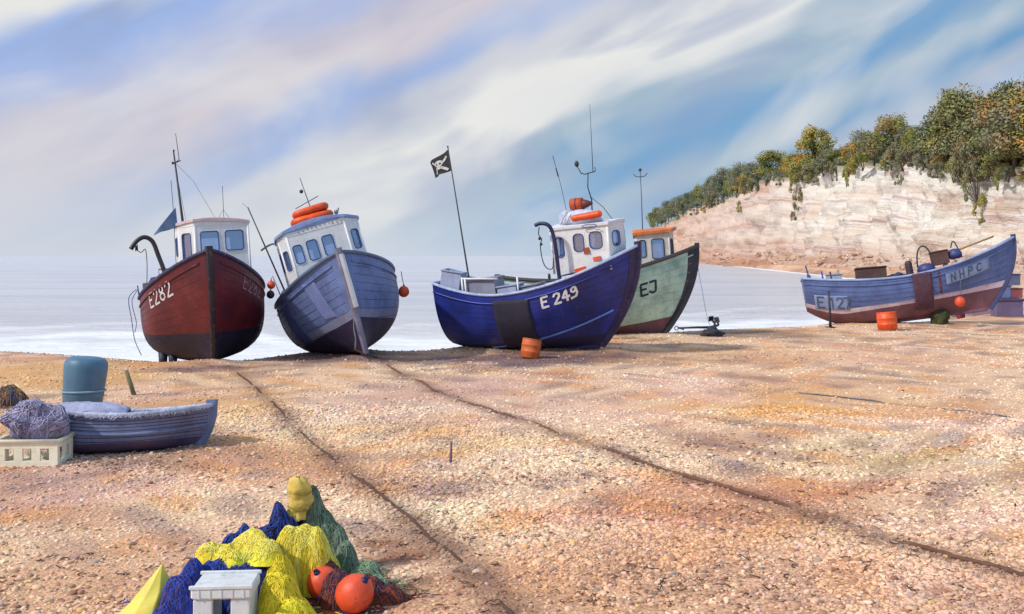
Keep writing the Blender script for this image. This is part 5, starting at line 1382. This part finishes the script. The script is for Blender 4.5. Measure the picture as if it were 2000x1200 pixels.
# lilac net ball on the crate
gz = g+Vector((-.02, .28, .34))
o = thing('net_bundle', 'lilac grey bundle of netting piled on the ivory crate at the left edge', 'net', gz)
LIL = fibre('lilac netting', S(146, 140, 172), .4, 26)
mb = MB(); mb.ball((0, 0, .20), .42, 30, 0, (.98, .68, .66), None, .38, 3); mb.build('netting', LIL, o)
mb = MB(); rs = random.Random(8)
for k in range(230):
    a = rs.random()*2*PI; e = rs.uniform(-.2, 1.35); path = []; da = rs.gauss(0, .12); de = rs.gauss(0, .12)
    for s_ in range(rs.randint(6, 16)):
        v = Vector((math.cos(a)*math.cos(e), math.sin(a)*math.cos(e), math.sin(e))); q_ = v*(1+.38*mn.noise(v*1.7+Vector((9.3, 3, 0))))*.425
        path.append((q_.x*.98, q_.y*.68, q_.z*.66+.20)); a += da+rs.gauss(0, .05); e += de+rs.gauss(0, .05)
    mb.tube(path, rs.uniform(.004, .008), 4, cap=False, mi=k % 3)
mb.build('cords', [LIL, fibre('pale lilac cord', S(186, 182, 208), .3), fibre('slate cord', S(96, 100, 136), .3)], o)
g = place(16, 792)
DN = fibre('dark navy net', S(56, 56, 76), .5, 26); OC = fibre('ochre cord', S(190, 140, 70), .3); 
netheap('net_heap', 'small dark tangled heap of net and ochre cord at the left edge', 'net', [(g.x, g.y, .30, .26, .34), (g.x+.16, g.y, .22, .2, .26), (g.x-.2, g.y, .26, .2, .25)], DN, [DN, OC, fibre('slate cord', (0, 0, 0))], 11, .05, 190, .006)
g = place(262, 772); o = thing('wooden_stake', 'green grey leaning post behind the middle of the dinghy', 'stake', g, (0, R(-18), 0)); mb = MB(); mb.tube([(0, 0, -.1), (0, 0, .52)], [.05, .04], 7); mb.build('post', fibre('green grey wood', S(110, 112, 84), .3, 12), o)

# ------------------------------------------------------------------ foreground heap
def W(px, d): return (px-1000)/F*d
YEL = fibre('yellow netting', S(246, 220, 50), .3, 9, .7, .8); YPL = fibre('pale yellow cord', S(244, 236, 130), .15, 20); YOL = fibre('olive yellow netting', S(206, 188, 36), .35, 12); YDK = fibre('dark olive cord', S(120, 108, 36), .3, 20)  # pale yellow cords also paint in the highlights of the yellow nets
BLU = fibre('deep blue netting', S(52, 66, 150), .4, 18); BLC = fibre('bright blue cord', S(52, 84, 190), .3, 30); NVC = fibre('navy cord', S(34, 40, 84), .3, 30)
GRN = fibre('sea green netting', S(104, 132, 110), .4, 20); GRC = fibre('pale green cord', S(150, 176, 140), .3, 30); RST = fibre('rust brown netting', S(110, 54, 38), .45, 20); RSC = fibre('rust cord', S(150, 72, 44), .3, 30)
# blue nets in the middle
netheap('blue_net', 'deep blue net heaped behind the white stool crate under the yellow net', 'net', [(W(420, 7.85), 7.85, .24, .26, .38), (W(475, 7.8), 7.85, .24, .26, .36), (W(372, 7.8), 7.8, .14, .2, .28)], BLU, [BLU, BLC, NVC], 21, .045, 240, .0045)
yn = netheap('yellow_net', 'bright lemon yellow net thrown over the top of the deep blue net', 'net', [(W(412, 7.95), 8.0, .14, .14, .12), (W(452, 7.9), 7.92, .15, .15, .10), (W(492, 8.0), 8.02, .19, .17, .20), (W(522, 8.0), 7.95, .14, .14, .14)], YEL, [YEL, YPL, YEL, YPL], 22, .045, 260, .0045, base=.34)
netheap('yellow_net', 'olive yellow net spilling down to the shingle right of the white stool crate', 'net', [(W(545, 7.6), 7.62, .17, .26, .34), (W(575, 7.5), 7.5, .16, .22, .20), (W(535, 7.7), 7.9, .15, .2, .40), (W(600, 7.4), 7.42, .12, .14, .10), (W(560, 7.3), 7.3, .16, .14, .12)], YOL, [YEL, YEL, YOL, YEL], 23, .04, 330, .0045)
netheap('yellow_net', 'mustard yellow net bag bulging above the orange buoys', 'net', [(W(590, 8.2), 8.25, .24, .22, .56), (W(570, 8.3), 8.2, .16, .15, .56), (W(618, 8.2), 8.2, .15, .16, .54), (W(645, 8.1), 8.2, .08, .1, .30)], fibre('mustard netting', S(222, 198, 50), .3, 16), [YEL, YOL, YPL], 24, .03, 260, .0045)
netheap('blue_rope_pile', 'navy and blue rope pile between the two highest yellow nets', 'rope', [(W(546, 8.5), 8.5, .12, .14, .66), (W(560, 8.5), 8.5, .16, .16, .56), (W(582, 8.66), 8.68, .15, .13, .64), (W(515, 8.4), 8.4, .20, .14, .50), (W(480, 8.4), 8.35, .16, .12, .48), (W(450, 8.3), 8.3, .14, .14, .46)], fibre('navy rope heap', S(36, 42, 96), .4, 20), [NVC, BLC, NVC], 25, .04, 260, .006)
netheap('green_net', 'sea green net draped down the back right of the heap', 'net', [(W(610, 8.65), 8.7, .13, .16, .78), (W(632, 8.65), 8.7, .15, .16, .58), (W(655, 8.6), 8.7, .13, .16, .44), (W(675, 8.6), 8.6, .12, .14, .32)], fibre('grey green netting', S(98, 116, 92), .4, 20), [GRN, GRC, fibre('grey cord', S(110, 110, 110), .3)], 26, .04, 260, .0045)
netheap('green_net', 'small sea green net lying flat behind the orange buoys', 'net', [(W(712, 8.3), 8.35, .16, .14, .20), (W(735, 8.2), 8.25, .12, .12, .12)], GRN, [GRN, GRC], 27, .03, 140, .0045)
netheap('brown_net', 'rust brown net spread on the shingle behind the orange buoys', 'net', [(W(700, 8.0), 8.05, .26, .22, .16), (W(755, 8.0), 8.0, .20, .16, .10), (W(660, 7.9), 7.95, .16, .2, .24), (W(640, 8.1), 8.15, .12, .15, .28)], RST, [RST, RSC, NVC], 28, .035, 320, .0045)
# ochre float
fl = thing('canvas_roll', 'ragged ochre canvas roll standing upright at the top of the heap', 'roll', (W(580, 8.62), 8.62, terr(W(580, 8.62), 8.62)+.53), (R(4), R(3), 0))
mb = MB(); rows = []
for i in range(26):
    z_ = .36*i/25; r_ = .105*(1-.25*(i/25)**6)*(1+.04*math.sin(i*.7)) if i < 25 else .02; row = []
    for j in range(26):
        a = 2*PI*j/26; v = Vector((math.cos(a), math.sin(a), z_*9)); k_ = 1+.30*mn.noise(v*1.1)-.35*abs(mn.noise(Vector((math.cos(a)*2.6, math.sin(a)*2.6, z_*2.5))))+.12*mn.noise(v*4)
        row.append((r_*k_*math.cos(a)+.02*math.sin(z_*9), r_*k_*math.sin(a), z_+.012*mn.noise(v*2)))
    rows.append(row)
mb.grid(rows, 0, True, closed=True); mb.build('roll_body', fibre('ochre canvas', S(214, 184, 92), .3, 9), fl)
mb = MB()
for zz_ in (.1, .24): mb.tube([(.10*math.cos(2*PI*k/20)+.02*math.sin(zz_*9), .10*math.sin(2*PI*k/20), zz_+.012*math.sin(4*PI*k/20)) for k in range(20)], .006, 5, closed=True)
mb.build('lashing', fibre('olive band', S(150, 140, 70), .3), fl)
# yellow sheet
ys_ = thing('yellow_tarpaulin', 'pale yellow tarpaulin tented to a peak at the left of the heap', 'tarpaulin', (W(290, 7.55), 7.55, terr(W(290, 7.55), 7.55)), (0, 0, 0))
mb = MB()
pk = Vector((.10, .02, .44)); base = [(-.30, -.22), (-.26, .10), (-.06, .26), (.20, .22), (.24, .0), (.12, -.26), (-.10, -.32)]
rows = []
for i in range(18):
    t_ = i/17; r = []
    for j in range(56):
        f = j/56*len(base); a = Vector((*base[int(f) % 7], 0)); b = Vector((*base[(int(f)+1) % 7], 0)); p_ = a.lerp(b, f-int(f))
        q_ = pk.lerp(p_, t_); sag = -.22*math.sin(PI*t_)*(pk.z)*.28
        q_ = q_+Vector((0, 0, sag))+Vector((mn.noise(q_*5), mn.noise(q_*5+Vector((3, 0, 0))), mn.noise(q_*6)))*.035*math.sin(PI*min(1, t_*1.1))
        r.append(q_)
    rows.append(r)
mb.grid(rows, 0, True, closed=True); c_ = mb.build('sheet', fibre('pale yellow sheet', S(226, 210, 92), .16, 5, .6, .3), ys_)
# blue ribbed sack beside it
netheap('blue_sack', 'ribbed blue sack between the yellow tarpaulin and the white stool crate', 'sack', [(W(350, 7.5), 7.52, .16, .20, .34), (W(368, 7.6), 7.7, .13, .16, .42), (W(330, 7.4), 7.35, .13, .14, .20)], fibre('blue sacking', S(40, 66, 166), .35, 10), [BLC, BLU, fibre('violet cord', S(90, 70, 120), .3)], 31, .03, 120, .005, crease=1.6, part='sack_body')
# white stool crate
wc_ = thing('white_crate', 'white slotted plastic crate at the bottom edge in front of the nets', 'crate', (W(441, 7.35), 7.36, terr(W(441, 7.35), 7.36)), (0, 0, R(4)))
WP = paint('white worn plastic', (.66, .68, .70), .12, .5, .25, .2, 5, S(110, 110, 120), .4)
mb = MB()
w_, dp, hh = .41, .32, .375
mb.box((0, 0, hh-.045), (w_+.03, dp+.03, .085), 0, None, .015)
for sx in (-1, 1):
    for sy in (-1, 1): mb.box((sx*(w_/2-.07), sy*(dp/2-.02), (hh-.09)/2), (.14, .04, hh-.09), 0, None, .008)
    mb.box((sx*(w_/2-.02), 0, (hh-.09)/2), (.035, dp-.09, hh-.09), 0, None, .008)
mb.box((0, 0, .03), (w_-.06, dp-.1, .04), 0, None, .008); mb.build('crate_body', WP, wc_)
mb = MB()
for k in range(5): mb.box((-.16+.08*k, -dp/2-.017, hh-.045), (.012, .006, .06), 0)
for sy in (-1, 1): mb.box((0, sy*(dp/2+.012), hh+.004), (w_+.05, .02, .03), 0, None, .006)
mb.build('lip', WP, wc_)
# buoys
def gb(px, py, d, r, lab, tilt):
    x = W(px, d); o = buoy(None, lab, (x, d, terr(x, d)+r*.93), r, BUOY, rot=(R(tilt[0]), R(tilt[1]), R(tilt[2])), group='orange buoys beside the nets'); return o
gb(633, 1130, 8.05, .137, 'left orange ball buoy of the pair beside the nets', (30, -25, 10))
gb(692, 1142, 7.75, .150, 'larger front orange ball buoy of the pair beside the nets', (20, 35, 0))
#gb(712, 1128, 8.05, .138, 'orange ball buoy tucked behind the larger front one', (-10, 20, 50))
